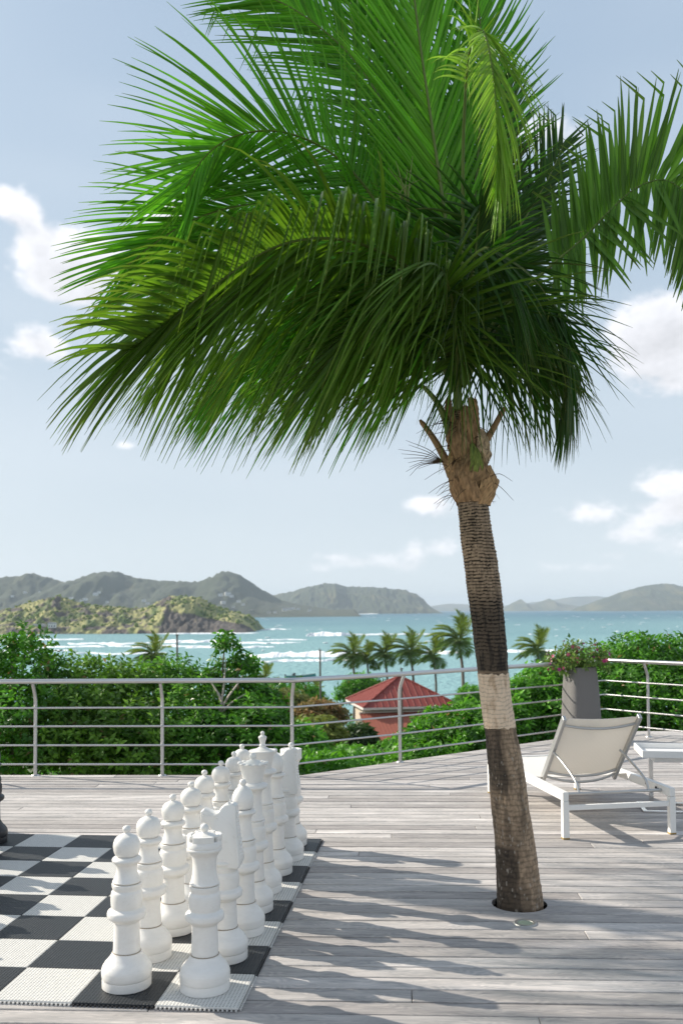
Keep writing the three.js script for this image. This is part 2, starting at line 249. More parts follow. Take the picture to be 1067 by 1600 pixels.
const woodMats = [11, 12, 13, 14, 15].map((seed, k) => {
  const g = grain(seed, 5), W = 1024, H = 256, cache = new Float32Array(W * H);
  for (let y = 0; y < H; y++) for (let x = 0; x < W; x++) cache[y * W + x] = g(x / W, y / H);
  const tint = [[0.68, 0.662, 0.648], [0.635, 0.615, 0.60], [0.72, 0.70, 0.685], [0.66, 0.642, 0.628], [0.60, 0.58, 0.568]][k];
  const map = texture(W, H, (u, v, x, y) => { const q = cache[y * W + x], a = 1 + q * 0.20, stain = ring(u, v, 7 + k, 4) * 0.16 + Math.max(0, ring(v, u, 4, 4) - 0.1) * 0.35; return tint.map((c, i) => c * (a + stain + (i - 1) * -0.02 * q)); }, true);
  const bump = texture(W, H, (u, v, x, y) => 0.5 + cache[y * W + x] * 0.3);
  return std({ map, bumpMap: bump, bumpScale: 0.0025, roughness: 0.78 });
});
const deck = new THREE.Group(); deck.name = 'deck'; scene.add(deck); tag(deck, null, null, null, 'structure');
{
  const r = rng(4), PITCHB = 0.124, GAP = 0.010, TH = 0.03, evaluator = new Evaluator();
  evaluator.attributes = ['position', 'normal', 'uv'];
  const plank = (s0, s1, t0, t1, cutS) => {
    // a board between s0 and s1; cutS gives the skew of its left end, at the edge of the deck
    const b = 0.003, ends = [[s0 + (cutS ? cutS[0] : 0), t0], [s1, t0], [s1, t1], [s0 + (cutS ? cutS[1] : 0), t1]], y = (r() - 0.5) * 0.0022;
    const ring2 = (k, yy) => ends.map(([s, t], i) => [s + (i === 0 || i === 3 ? k : -k), t + (i < 2 ? k : -k), yy]);
    const A = ring2(0, -TH), B = ring2(0, -b), C = ring2(b, 0), pos = [], uv = [], ou = r() * 5, ov = r();
    const put = (...q) => { for (const [s, t, yy] of q) { const p = onDeck(s, t, yy + y); pos.push(p.x, p.y, p.z); uv.push(s / 2.3 + ou, t / 0.55 + ov); } };
    const quad = (a, c, d, e) => put(a, c, d, a, d, e);
    quad(C[0], C[1], C[2], C[3]);
    for (let i = 0; i < 4; i++) { const j = (i + 1) % 4; quad(A[i], A[j], B[j], B[i]); quad(B[i], B[j], C[j], C[i]); }
    const g = new THREE.BufferGeometry(); g.setAttribute('position', new THREE.Float32BufferAttribute(pos, 3)); g.setAttribute('uv', new THREE.Float32BufferAttribute(uv, 2)); g.computeVertexNormals(); return g;
  };
  const slope = (cornerB[0] - cornerA[0]) / (cornerB[1] - cornerA[1]), hole = new Brush(new THREE.CylinderGeometry(0.148, 0.148, 0.3, 48).translate(TREE.x, 0, TREE.z)); hole.updateMatrixWorld();
  let row = 0;
  for (let t = 2.2 + ((BACK - 2.2) % PITCHB); t < cornerB[1] - 0.02; t += PITCHB, row++) {
    const t0 = t + GAP / 2, t1 = t + PITCHB - GAP / 2, past = t0 > BACK - 0.01, left = past ? cornerA[0] + slope * (t0 - BACK) + 0.03 : -8, right = past ? 6.3 : 5.2;
    let s = past ? left : -8 - r() * 2.2, first = true;
    while (s < right) {
      const len = 2.6 + r() * 2.4, e = Math.min(right, s + len), skew = past && first ? [0, slope * (t1 - t0)] : null;
      let g = plank(s + 0.0015, e - 0.0015, t0, t1, skew);
      const c = onDeck(clamp(TS, s, e), clamp(TT, t0, t1)); if (c.distanceTo(TREE) < 0.16) { const q = new Brush(g); q.updateMatrixWorld(); g = evaluator.evaluate(q, hole, SUBTRACTION).geometry; }
      if (e - s > 0.15) mesh('plank', g, woodMats[Math.floor(r() * 5)], deck);
      s = e; first = false;
    }
  }
  const under = [onDeck(-8, 1.5), onDeck(6.4, 1.5), onDeck(6.4, cornerB[1] - 0.1), onDeck(cornerB[0] + 0.1, cornerB[1] - 0.1), onDeck(cornerA[0] + 0.1, BACK - 0.05), onDeck(-8, BACK - 0.05)];
  const sh = new THREE.Shape(under.map((p) => new THREE.Vector2(p.x, -p.z))), hl = new THREE.Path(); hl.absarc(TREE.x, -TREE.z, 0.2, 0, Math.PI * 2, true); sh.holes.push(hl);
  mesh('joist_frame', new THREE.ExtrudeGeometry(sh, { depth: 0.16, bevelEnabled: false }).rotateX(-Math.PI / 2).translate(0, -0.21, 0), std({ color: rgb(0.05, 0.045, 0.04), roughness: 1 }), deck);
  const planting = mesh('soil', new THREE.CircleGeometry(0.35, 32).rotateX(-Math.PI / 2).translate(TREE.x, -0.24, TREE.z), std({ color: rgb(0.03, 0.025, 0.02), roughness: 1 })); tag(planting, null, null, null, 'structure');
}
// small round light let into the boards
{
  const p = level(820, 1443), o = thing('deck_light', 'small round steel light set flush in the boards below the palm trunk', 'deck light', V(p.x, 0, p.z));
  mesh('ring', lathe([[0.040, 0.002], [0.040, 0.006], [0.052, 0.007], [0.058, 0.005], [0.059, 0.0]], 40), std({ color: rgb(0.42, 0.42, 0.40), metalness: 1, roughness: 0.5 }), o);
  mesh('lens', lathe([[0.0001, 0.006], [0.030, 0.0055], [0.0405, 0.003]], 40), phys({ color: rgb(0.12, 0.16, 0.135), roughness: 0.45 }), o);
}

// ---------------------------------------------------------------- steel railing
{
  const steel = std({ color: rgb(0.56, 0.555, 0.55), metalness: 1, roughness: 0.42 }), steelTop = std({ color: rgb(0.60, 0.595, 0.59), metalness: 1, roughness: 0.36 });
  const o = thing('railing', 'stainless steel railing with five horizontal rails round the edge of the wooden deck', 'railing');
  const postsL = [-143, 57, 255, 457.5].map((u) => { const p = level(u, 1211.5); return onDeck(toDeck(p)[0], BACK - 0.045); });
  const q625 = level(625, 1191), dirD = onDeck(cornerB[0], cornerB[1]).sub(onDeck(...cornerA)).normalize();
  const line = [...postsL, q625];
  const last = q625.clone().addScaledVector(dirD, 1.42), last2 = q625.clone().addScaledVector(dirD, 2.75), cor = onDeck(cornerB[0] - 0.05, cornerB[1] - 0.06);
  const r1 = level(1013, 1151.5), r2 = r1.clone().add(r1.clone().sub(cor).setY(0).normalize().multiplyScalar(1.5)), r3 = r2.clone().add(V(0.9, 0, 1.1));
  const corner0 = onDeck(cornerA[0] + 0.02, BACK - 0.02);
  const pathPts = [onDeck(toDeck(postsL[0])[0] - 1.3, BACK - 0.045), ...postsL, q625, last, last2, cor, r1, r2, r3].map((p) => p.clone().setY(0));
  const inward = (i) => { const a = pathPts[Math.max(0, i - 1)], b = pathPts[Math.min(pathPts.length - 1, i + 1)], d = b.clone().sub(a).normalize(); return V(-d.z, 0, d.x); };
  const shifted = (k, y) => pathPts.map((p, i) => p.clone().addScaledVector(inward(i), k).setY(y));
  const soft = (pts) => { const c = new THREE.CurvePath(); return new THREE.CatmullRomCurve3(pts.flatMap((p, i) => { const n = pts[i + 1]; return n ? [p, p.clone().lerp(n, 0.12), p.clone().lerp(n, 0.88)] : [p]; }), false, 'centripetal'); };
  mesh('top_rail', tube(soft(shifted(0.085, 0.93)), 0.024, 0.024, 220, 12), steelTop, o);
  for (const y of [0.665, 0.485, 0.30, 0.115]) mesh('rail', tube(soft(shifted(0.022, y)), 0.0095, 0.0095, 220, 8), steel, o);
  pathPts.forEach((p, i) => {
    if (i === 8) return;
    const n = inward(i), P = (k, y) => p.clone().addScaledVector(n, k).setY(y);
    const post = mesh('post', tube(new THREE.CatmullRomCurve3([P(0, 0), P(0, 0.4), P(0, 0.73), P(0.006, 0.765), P(0.03, 0.82), P(0.078, 0.912)], false, 'centripetal'), 0.018, 0.017, 26, 12), steel, o);
    mesh('foot_plate', lathe([[0.0001, 0.012], [0.030, 0.012], [0.038, 0.009], [0.04, 0]], 24).translate(p.x, 0, p.z), steel, post);
    for (const y of [0.665, 0.485, 0.30, 0.115]) mesh('clamp', rod(P(-0.004, y), P(0.022, y), 0.014, 0.012, 10), steel, post);
  });
}

// ---------------------------------------------------------------- chessboard and pieces
const BOARD_TURN = -5.7 * RAD, SQ = 0.3445;
const boardCorner = level(373, 1581);                  // near right corner
const BR = V(-1, 0, 0).applyAxisAngle(UPY, BOARD_TURN), BF = V(0, 0, -1).applyAxisAngle(UPY, BOARD_TURN);
const square = (col, row, y = 0) => boardCorner.clone().addScaledVector(BR, (col + 0.5) * SQ).addScaledVector(BF, (row + 0.5) * SQ).setY(y);
const TILE_TOP = 0.016;
{
  const o = thing('chessboard', 'large black and white plastic tile chessboard laid on the deck under the chess pieces', 'chessboard', V(0, 0, 0));
  // the tiles are a moulded lattice: rows of ribs with small drain holes
  const lattice = texture(256, 256, (u, v) => { const a = Math.abs(((u * 8) % 1) - 0.5) * 2, b = Math.abs(((v * 8) % 1) - 0.5) * 2; return smoothstep(Math.max(a, b), 0.45, 0.75); });
  const holes = (lo, hi) => texture(256, 256, (u, v) => { const a = Math.abs(((u * 8) % 1) - 0.5) * 2, b = Math.abs(((v * 8) % 1) - 0.5) * 2, k = smoothstep(Math.max(a, b), 0.30, 0.62), n = ring(u, v, 9, 4) * 0.06; return lo.map((l, i) => lerp(l, hi[i], k) * (1 + n)); }, true);
  const whiteT = std({ map: holes([0.58, 0.575, 0.56], [0.845, 0.84, 0.82]), bumpMap: lattice, bumpScale: 0.0015, roughness: 0.6 }), blackT = std({ map: holes([0.035, 0.045, 0.055], [0.135, 0.16, 0.18]), bumpMap: lattice, bumpScale: 0.003, roughness: 0.5 });
  const base = box(SQ - 0.003, TILE_TOP - 0.004, SQ - 0.003, 0, 0, 0, 0.003), p = base.attributes.position, uv = base.attributes.uv;
  for (let i = 0; i < p.count; i++) uv.setXY(i, (p.getX(i) + SQ / 2) / SQ * 3, (p.getZ(i) + SQ / 2) / SQ * 3);
  for (let c = 0; c < 8; c++) for (let r = 0; r < 8; r++) { const t = mesh('tile', base, (c + r) % 2 ? blackT : whiteT, o); t.position.copy(square(c, r, (TILE_TOP + 0.004) / 2)); t.rotation.y = BOARD_TURN; }
  // coupling loops along the free edges
  const pegs = (mat, par, colour) => { const list = []; for (let k = 0; k < 8; k++) for (let q = 0; q < 19; q++) { const f = (q + 0.5) / 19; for (const side of [0, 1]) { if (((side ? k : k) % 2 === 1) !== colour) continue; const a = side ? square(-0.5, k - 0.5 + f).addScaledVector(BR, -0.006) : square(k - 0.5 + f, -0.5).addScaledVector(BF, -0.006); list.push(new THREE.CylinderGeometry(0.0045, 0.0045, 0.008, 6).translate(a.x, 0.006, a.z)); } } tag(mesh('edge_loop', list, mat, par), null, null, null, 'stuff'); };
  pegs(std({ color: rgb(0.02, 0.02, 0.022), roughness: 0.5 }), o, true); pegs(std({ color: rgb(0.6, 0.59, 0.57), roughness: 0.6 }), o, false);
}
{
  const grime = texture(512, 512, (u, v) => { const n = ring(u, v, 10, 5), m = ring(u, v, 40, 3); return [0.905 + n * 0.025 - Math.max(0, m - 0.2) * 0.10, 0.895 + n * 0.028 - Math.max(0, m - 0.2) * 0.11, 0.875 + n * 0.03 - Math.max(0, m - 0.2) * 0.13]; }, true);
  const scuff = texture(256, 256, (u, v) => 0.5 + 0.4 * ring(u, v, 22, 4));
  const white = phys({ map: grime, roughness: 0.42, bumpMap: scuff, bumpScale: 0.0003, clearcoat: 0.3, clearcoatRoughness: 0.35 }), black = phys({ color: rgb(0.018, 0.02, 0.024), roughness: 0.36, bumpMap: scuff, bumpScale: 0.0004 });
  const round = (pts, seg = 44) => lathe(new THREE.SplineCurve(pts.map(([r, y]) => new THREE.Vector2(r, y))).getPoints(pts.length * 4).map((p) => [Math.max(0.0005, p.x), p.y]), seg);
  const foot = (h) => merge([lathe([[0.0005, 0], [0.106, 0], [0.110, 0.004], [0.110, 0.036], [0.107, 0.042]], 48), round([[0.104, 0.0405], [0.110, 0.046], [0.1125, 0.066], [0.111, 0.086], [0.100, 0.108], [0.082, 0.128], [0.070, 0.145], [0.0655, h]]), lathe([[0.0655, h], [0.0005, h]], 48)]);
  const cup = (y, r = 0.064) => round([[r * 0.92, y - 0.005], [r * 1.1, y + 0.005], [r * 1.32, y + 0.016], [r * 1.37, y + 0.030], [r * 1.32, y + 0.044], [r * 1.12, y + 0.054], [r * 1.06, y + 0.060], [r * 1.10, y + 0.072], [r * 1.12, y + 0.10], [r * 1.08, y + 0.128], [r * 0.98, y + 0.140], [r * 1.02, y + 0.152], [r * 1.03, y + 0.162], [r * 0.95, y + 0.170], [0.0005, y + 0.171]]);
  const shaft = (y0, y1, a, b) => lathe([[a, y0], [lerp(a, b, 0.45), lerp(y0, y1, 0.4)], [b, y1]], 44);
  const seamMat = std({ color: rgb(0.40, 0.32, 0.23), roughness: 0.9 }), seam = (y, r) => lathe([[r + 0.0005, y - 0.0025], [r - 0.004, y], [r + 0.0005, y + 0.0025]], 44);
  function piece(name, kind) {
    const o = thing(name, null, null); const add = (n, g, par = o) => mesh(n, g, white, par);
    if (kind === 'pawn' || kind === 'rook' || kind === 'knight') {
      add('base', foot(0.155)); add('shaft', shaft(0.158, 0.305, 0.061, 0.056)); mesh('seam', [seam(0.157, 0.0625), seam(0.470, 0.0605)], seamMat, o); add('collar', cup(0.297));
    }
    if (kind === 'pawn') {
      add('neck', round([[0.058, 0.468], [0.064, 0.474], [0.060, 0.482], [0.050, 0.505], [0.046, 0.53], [0.050, 0.55], [0.062, 0.562], [0.066, 0.572], [0.060, 0.582], [0.046, 0.588]]));
      const h = add('head', round([[0.040, 0.585], [0.052, 0.596], [0.0595, 0.622], [0.059, 0.65], [0.045, 0.675], [0.022, 0.687], [0.013, 0.690], [0.0125, 0.696]]));
      add('finial', new THREE.SphereGeometry(0.019, 20, 14).scale(1, 0.9, 1).translate(0, 0.709, 0), h);
    } else if (kind === 'rook') {
      add('neck', round([[0.060, 0.468], [0.0665, 0.474], [0.062, 0.484], [0.055, 0.52], [0.053, 0.56], [0.058, 0.595], [0.068, 0.612], [0.076, 0.622], [0.079, 0.63], [0.077, 0.637]]));
      const wall = (g) => g, merlons = [];
      const h = add('head', [lathe([[0.0005, 0.632], [0.076, 0.634], [0.0775, 0.640], [0.0775, 0.668], [0.060, 0.668], [0.060, 0.645], [0.0005, 0.645]], 48)]);
      for (let k = 0; k < 4; k++) { const s = new THREE.Shape(), a0 = k * Math.PI / 2 + 0.14, a1 = a0 + Math.PI / 2 - 0.28; s.absarc(0, 0, 0.0765, a0, a1, false); s.absarc(0, 0, 0.060, a1, a0, true); merlons.push(new THREE.ExtrudeGeometry(s, { depth: 0.024, bevelEnabled: true, bevelSize: 0.0015, bevelThickness: 0.002, bevelSegments: 1, curveSegments: 10 }).rotateX(-Math.PI / 2).translate(0, 0.668, 0)); }
      for (const m of merlons) add('merlon', m, h);
      add('finial', [lathe([[0.060, 0.686], [0.045, 0.694], [0.018, 0.700], [0.012, 0.705], [0.012, 0.71]], 32), new THREE.SphereGeometry(0.020, 20, 14).translate(0, 0.722, 0)], h);
    } else if (kind === 'knight') {
      // horse head: a profile with thickness that swells at the cheek and narrows to muzzle and mane; faces -x
      const out = [[0.072, 0.468], [0.080, 0.49], [0.076, 0.53], [0.067, 0.60], [0.061, 0.66], [0.058, 0.70], [0.057, 0.735], [0.056, 0.762], [0.044, 0.770], [0.010, 0.764], [-0.006, 0.752], [-0.014, 0.735], [-0.030, 0.724], [-0.055, 0.726], [-0.078, 0.736], [-0.094, 0.742], [-0.104, 0.734], [-0.106, 0.712], [-0.100, 0.694], [-0.082, 0.684], [-0.064, 0.674], [-0.050, 0.658], [-0.042, 0.63], [-0.046, 0.58], [-0.056, 0.53], [-0.066, 0.49], [-0.066, 0.468]];
      const sh = new THREE.Shape(out.map(([x, y]) => new THREE.Vector2(x, y)));
      let g = new THREE.ExtrudeGeometry(sh, { depth: 0.07, bevelEnabled: true, bevelSize: 0.008, bevelThickness: 0.016, bevelSegments: 6, curveSegments: 4, steps: 3 }).translate(0, 0, -0.035);
      const p = g.attributes.position; for (let i = 0; i < p.count; i++) { const x = p.getX(i), y = p.getY(i), k = lerp(1.3, 0.82, smoothstep(y, 0.47, 0.70)) * (x < -0.05 && y > 0.66 ? 0.74 : 1) * (y > 0.74 && x > -0.02 ? 0.9 : 1); p.setZ(i, p.getZ(i) * k); } g = toCreasedNormals(g, 0.7);
      const h = add('head', g);
      const mane = []; for (let k = 0; k < 13; k++) { const y = 0.495 + k * 0.0195, x = lerp(0.074, 0.055, smoothstep(y, 0.5, 0.72)); mane.push(box(0.030, 0.0135, 0.060 - k * 0.001, 0, 0, 0, 0.006).rotateZ(0.12).translate(x, y, 0)); } add('mane', mane, h);
      for (const s of [-1, 1]) { add('ear', new THREE.ConeGeometry(0.015, 0.034, 10).scale(1, 1, 0.7).rotateZ(0.2).translate(0.028, 0.780, s * 0.024), h); add('eye', new THREE.SphereGeometry(0.0085, 12, 8).translate(-0.026, 0.708, s * 0.036), h); add('nostril', new THREE.SphereGeometry(0.006, 10, 6).translate(-0.096, 0.722, s * 0.028), h); }
      add('saddle_seam', round([[0.060, 0.468], [0.070, 0.474], [0.074, 0.484], [0.070, 0.492], [0.060, 0.496]]), h);
    } else {
      const H = kind === 'bishop' ? -0.01 : kind === 'queen' ? 0.01 : 0.03, f = 0.165 + H * 0.5;
      const b = add('base', foot(f)); add('shaft', shaft(f + 0.003, 0.335 + H, 0.062, 0.056)); mesh('seam', [seam(f + 0.002, 0.0635), seam(0.4995 + H, 0.0605)], seamMat, o); add('collar', cup(0.328 + H));
      const y = 0.50 + H;
      if (kind === 'bishop') {
        add('neck', round([[0.056, y - 0.002], [0.062, y + 0.006], [0.054, y + 0.02], [0.047, y + 0.06], [0.044, y + 0.10], [0.050, y + 0.125], [0.066, y + 0.137], [0.069, y + 0.146], [0.062, y + 0.155], [0.046, y + 0.160]]));
        const h = add('head', round([[0.040, y + 0.158], [0.052, y + 0.172], [0.0585, y + 0.20], [0.055, y + 0.232], [0.040, y + 0.262], [0.020, y + 0.280], [0.012, y + 0.284], [0.012, y + 0.289]]));
        add('finial', new THREE.SphereGeometry(0.0185, 20, 14).translate(0, y + 0.300, 0), h);
      } else {
        add('neck', round([[0.058, y - 0.002], [0.0635, y + 0.006], [0.057, y + 0.02], [0.050, y + 0.08], [0.049, y + 0.14], [0.058, y + 0.170], [0.082, y + 0.184], [0.086, y + 0.194], [0.080, y + 0.204], [0.060, y + 0.212], [0.056, y + 0.217]]));
        const t = y + 0.214, h = add('head', [round([[0.054, t], [0.057, t + 0.012], [0.062, t + 0.04], [0.071, t + 0.075], [0.080, t + 0.098], [0.083, t + 0.106], [0.078, t + 0.110]]), lathe([[0.078, t + 0.110], [0.066, t + 0.106], [0.050, t + 0.112], [0.030, t + 0.124], [0.014, t + 0.131], [0.012, t + 0.138]], 40)]);
        if (kind === 'queen') { for (let k = 0; k < 12; k++) { const a = k / 12 * Math.PI * 2; add('crown_point', new THREE.SphereGeometry(0.0155, 12, 8).scale(1, 0.5, 1).translate(Math.cos(a) * 0.074, t + 0.109, Math.sin(a) * 0.076), h); } add('finial', new THREE.SphereGeometry(0.021, 20, 14).translate(0, t + 0.148, 0), h); }
        else add('finial', [round([[0.020, t + 0.128], [0.020, t + 0.14], [0.016, t + 0.15], [0.019, t + 0.165], [0.025, t + 0.182], [0.024, t + 0.192], [0.012, t + 0.200], [0.011, t + 0.206]]), new THREE.SphereGeometry(0.013, 14, 10).translate(0, t + 0.213, 0)], h);
      }
    }
    o.scale.set(0.94, kind === 'knight' ? 0.905 : 0.928, 0.94);
    return o;
  }
  const order = ['rook', 'knight', 'bishop', 'queen', 'king', 'bishop', 'knight', 'rook'];
  const where = ['at the near corner of the board', '', '', '', '', '', '', 'at the far corner of the board'];
  const labels = { rook: ['white plastic rook chess piece standing on the white corner tile nearest the viewer', 'white plastic rook chess piece at the far corner of the board near the railing'], knight: ['white plastic knight with horse head just behind the nearest white rook', 'white plastic knight chess piece at the far end of the row before the last rook'], bishop: ['white plastic bishop with rounded mitre between the near knight and the queen', 'white plastic bishop chess piece just beyond the tall white king'], queen: ['white plastic queen chess piece with wide scalloped crown in mid row'], king: ['tallest white chess piece, a king with a knobbed finial on its crown'] };
  const ranks = ['nearest', 'second nearest', 'third', 'fourth', 'fifth', 'sixth', 'seventh', 'farthest'];
  const r = rng(15), protos = {}, seen = {};
  const set = (kind, col, row, label, name, group, mat) => {
    const p = square(col, row, TILE_TOP).add(V((r() - 0.5) * 0.03 - (mat === black ? 0.05 : 0), 0, (r() - 0.5) * 0.03 + (mat === black ? 0.06 : 0))), turn = kind === 'knight' ? BOARD_TURN + (r() - 0.5) * 0.2 + (mat === black ? Math.PI : 0) : r() * 6;
    if (!protos[name]) { const o = protos[name] = piece(name, kind); if (mat === black) o.traverse((q) => { if (q.isMesh) q.material = black; }); tag(o, label, 'chess piece', group); o.position.copy(p); o.rotation.y = turn; } else copyOf(protos[name], p, turn, label, group);
  };
  order.forEach((k, row) => { const n = seen[k] = (seen[k] ?? -1) + 1; set(k, 0, row, labels[k][n], 'chess_' + k, 'white chess pieces on the board', white); });
  for (let row = 0; row < 8; row++) set('pawn', 1, row, row === 0 ? 'nearest white pawn, standing on the black tile beside the near rook' : `white round headed pawn, ${ranks[row]} from the viewer in the row of pawns`, 'chess_pawn', 'white chess pieces on the board', white);
  for (let row = 0; row < 8; row++) set('pawn', 6, row, row === 7 ? 'black chess pawn on the far row of the board at the left edge' : `black chess pawn, ${ranks[row]} from the viewer in the black pawn row`, 'black_chess_pawn', 'black chess pieces on the board', black);
  order.forEach((k, row) => set(k, 7, row, `black chess ${k} standing ${ranks[row]} from the viewer in the outermost black row`, 'black_chess_' + k, 'black chess pieces on the board', black));
}

// ---------------------------------------------------------------- sun lounger, side table, tray, planter
{
  const A = level(883, 1311); A.y = 0; const B = level(1047, 1303), turnDir = B.clone().sub(A).setY(0).normalize(), o = thing('sun_lounger', 'white framed sun lounger with cream mesh sling and raised backrest behind the palm trunk', 'sun lounger', A, Math.atan2(-turnDir.z, turnDir.x));
  // own axes: x across, -z towards the foot end
  const alu = std({ color: rgb(0.80, 0.79, 0.76), roughness: 0.42 }), greyAlu = std({ color: rgb(0.50, 0.50, 0.49), roughness: 0.38, metalness: 0.6 }), brass = std({ color: rgb(0.35, 0.24, 0.08), roughness: 0.5 });
  const weave = texture(128, 128, (u, v) => 0.5 + 0.25 * Math.sin(u * 6.283 * 16) * Math.sin(v * 6.283 * 16)), sling = phys({ color: rgb(0.79, 0.76, 0.71), roughness: 0.9, transmission: 0.42, bumpMap: weave, bumpScale: 0.001 });
  const W = 0.79, L = 1.66, H = 0.325;
  for (const x of [0.0, W]) mesh('side_rail', box(0.042, 0.062, L + 0.04, x, H - 0.03, -L / 2, 0.006), alu, o);
  for (const [x, z] of [[0, 0], [W, 0], [0, -L], [W, -L]]) { const l = mesh('leg', box(0.045, H - 0.063, 0.045, x, (H - 0.063) / 2 + 0.001, z, 0.005), alu, o); mesh('foot', box(0.046, 0.014, 0.046, x, 0.007, z, 0.003), brass, l); }
  mesh('end_rail', bar(V(0.022, H - 0.11, 0), V(W - 0.022, H - 0.11, 0), 0.03, 0.034), alu, o);
  mesh('end_rail', bar(V(0.022, H - 0.035, -L), V(W - 0.022, H - 0.035, -L), 0.03, 0.045), alu, o);
  mesh('support_bar', rod(V(0.02, H - 0.035, -0.10), V(W - 0.02, H - 0.035, -0.10), 0.011), greyAlu, o);
  // seat sling between the rails
  const seat = new THREE.BoxGeometry(W - 0.045, 0.004, L - 0.66, 14, 1, 14), sp = seat.attributes.position; for (let i = 0; i < sp.count; i++) { const x = sp.getX(i) / (W / 2); sp.setY(i, sp.getY(i) - 0.016 * (1 - x * x)); } seat.translate(W / 2, H - 0.008, -(L + 0.64) / 2); seat.computeVertexNormals();
  mesh('seat', seat, sling, o);
  const hinge = (x) => V(x, H - 0.015, -0.66), top = (x) => V(x, 0.80, -0.235), x0 = 0.10, x1 = W - 0.11, on = (x, t, off = 0) => { const a = hinge(x), b = top(x), n = V(0, 0.425, 0.49).normalize(); return a.lerp(b, t).addScaledVector(n.set(0, b.z - a.z, -(b.y - a.y)).normalize(), off); };
  for (const x of [x0, x1]) mesh('backrest_frame', bar(on(x, -0.06), on(x, 1.02), 0.028, 0.05, 0.008), greyAlu, o);
  for (const [t, sag] of [[0.90, 0.035], [0.10, 0.05], [0.02, 0.07]]) mesh('cross_bar', tube(new THREE.QuadraticBezierCurve3(on(x0, t), on((x0 + x1) / 2, t - 0.06, -sag * 1.6), on(x1, t)), 0.0105, 0.0105, 20, 10), greyAlu, o);
  const bk = new THREE.BoxGeometry(1, 0.004, 1, 14, 1, 16), bp = bk.attributes.position; for (let i = 0; i < bp.count; i++) { const u = bp.getX(i) + 0.5, v = bp.getZ(i) + 0.5, s = (u - 0.5) * 2, p = on(lerp(x0 + 0.012, x1 - 0.012, u), lerp(1.0, 0.03, v) - 0.02 * (1 - s * s) * (v < 0.5 ? 1 : 0), bp.getY(i) + 0.008 - 0.028 * (1 - s * s) * Math.sin(Math.PI * v) - 0.008 * (1 - s * s)); bp.setXYZ(i, p.x, p.y, p.z); } bk.computeVertexNormals();
  mesh('backrest', bk, sling, o);
  for (const x of [x0 + 0.005, x1 - 0.05]) { mesh('strut', [tube([on(x - 0.02, 0.50, -0.03), on(x + 0.005, 0.48, -0.055), V(x + 0.035, H + 0.03, -0.125), V(x + 0.04, H - 0.03, -0.10)], 0.0095, 0.0095, 24, 8)], greyAlu, o); }
  for (const [dz, y] of [[-0.17, 0], [-0.14, -0.006], [-0.32, 0.004]]) mesh('adjuster_pin', rod(V(W - 0.024, H - 0.03 + y, dz), V(W - 0.03, H - 0.03 + y, dz), 0.009, 0.009, 8), std({ color: rgb(0.03, 0.03, 0.03) }), o);
}
{
  const chrome = std({ color: rgb(0.82, 0.80, 0.77), metalness: 1, roughness: 0.16 }), whiteM = std({ color: rgb(0.80, 0.79, 0.77), roughness: 0.4 });
  const f = level(1017, 1256), o = thing('side_table', 'white side table on a bright steel post beside the sun lounger', 'side table', V(f.x, 0, f.z), -0.16);
  const H = 0.40;
  mesh('leg', box(0.034, H - 0.02, 0.034, 0, (H - 0.02) / 2 + 0.012, 0, 0.002), chrome, o);
  mesh('foot_frame', [bar(V(-0.10, 0.008, 0.0), V(0.42, 0.008, 0.0), 0.034, 0.014), bar(V(-0.10, 0.008, -0.02), V(-0.10, 0.008, 0.32), 0.034, 0.0135), bar(V(-0.115, 0.008, 0.33), V(0.42, 0.008, 0.33), 0.034, 0.0145)], chrome, o);
  mesh('table_top', box(0.62, 0.05, 0.42, 0.30, H - 0.005, 0.0, 0.006), whiteM, o);
  const t = thing('serving_tray', 'white square serving tray with raised rim on the side table', 'tray', V(f.x + 0.0, H + 0.0215, f.z).add(V(0.11, 0, 0.12)), -0.16);
  const s = 0.52, d = 0.44;
  mesh('tray_floor', box(s, 0.012, d, 0.02, 0.006, 0, 0.004), whiteM, t);
  mesh('rim', [box(s, 0.055, 0.014, 0.02, 0.028, d / 2, 0.004), box(s, 0.055, 0.014, 0.02, 0.028, -d / 2, 0.004), box(0.014, 0.0545, d - 0.015, 0.02 - s / 2 + 0.007, 0.028, 0, 0.004), box(0.014, 0.0545, d - 0.015, 0.02 + s / 2 - 0.007, 0.028, 0, 0.004)], whiteM, t);
}
const leafShape = (() => { // a pointed leaf folded along its midrib, one unit long
  const P = [], I = [], rows = [[0, 0.03], [0.42, 0.28], [1, 0.0]]; rows.forEach(([y, w], k) => { const dip = -0.22 * y * y; P.push(-w, 0.10 * w / 0.27 + dip, y, 0, dip, y, w, 0.10 * w / 0.27 + dip, y); if (k) { const a = (k - 1) * 3; I.push(a, a + 3, a + 1, a + 1, a + 3, a + 4, a + 1, a + 4, a + 2, a + 2, a + 4, a + 5); } });
  const g = new THREE.BufferGeometry(); g.setAttribute('position', new THREE.Float32BufferAttribute(P, 3)); g.setIndex(I); g.computeVertexNormals(); return g;
})();
const leafMat = (o = {}) => phys({ vertexColors: true, roughness: 0.85, transmission: 0.5, specularIntensity: 0.3, clearcoat: 0.5, clearcoatRoughness: 0.3, ...o });
const leafGloss = leafMat(), leafDull = leafMat({ roughness: 0.9, clearcoat: 0.15 });
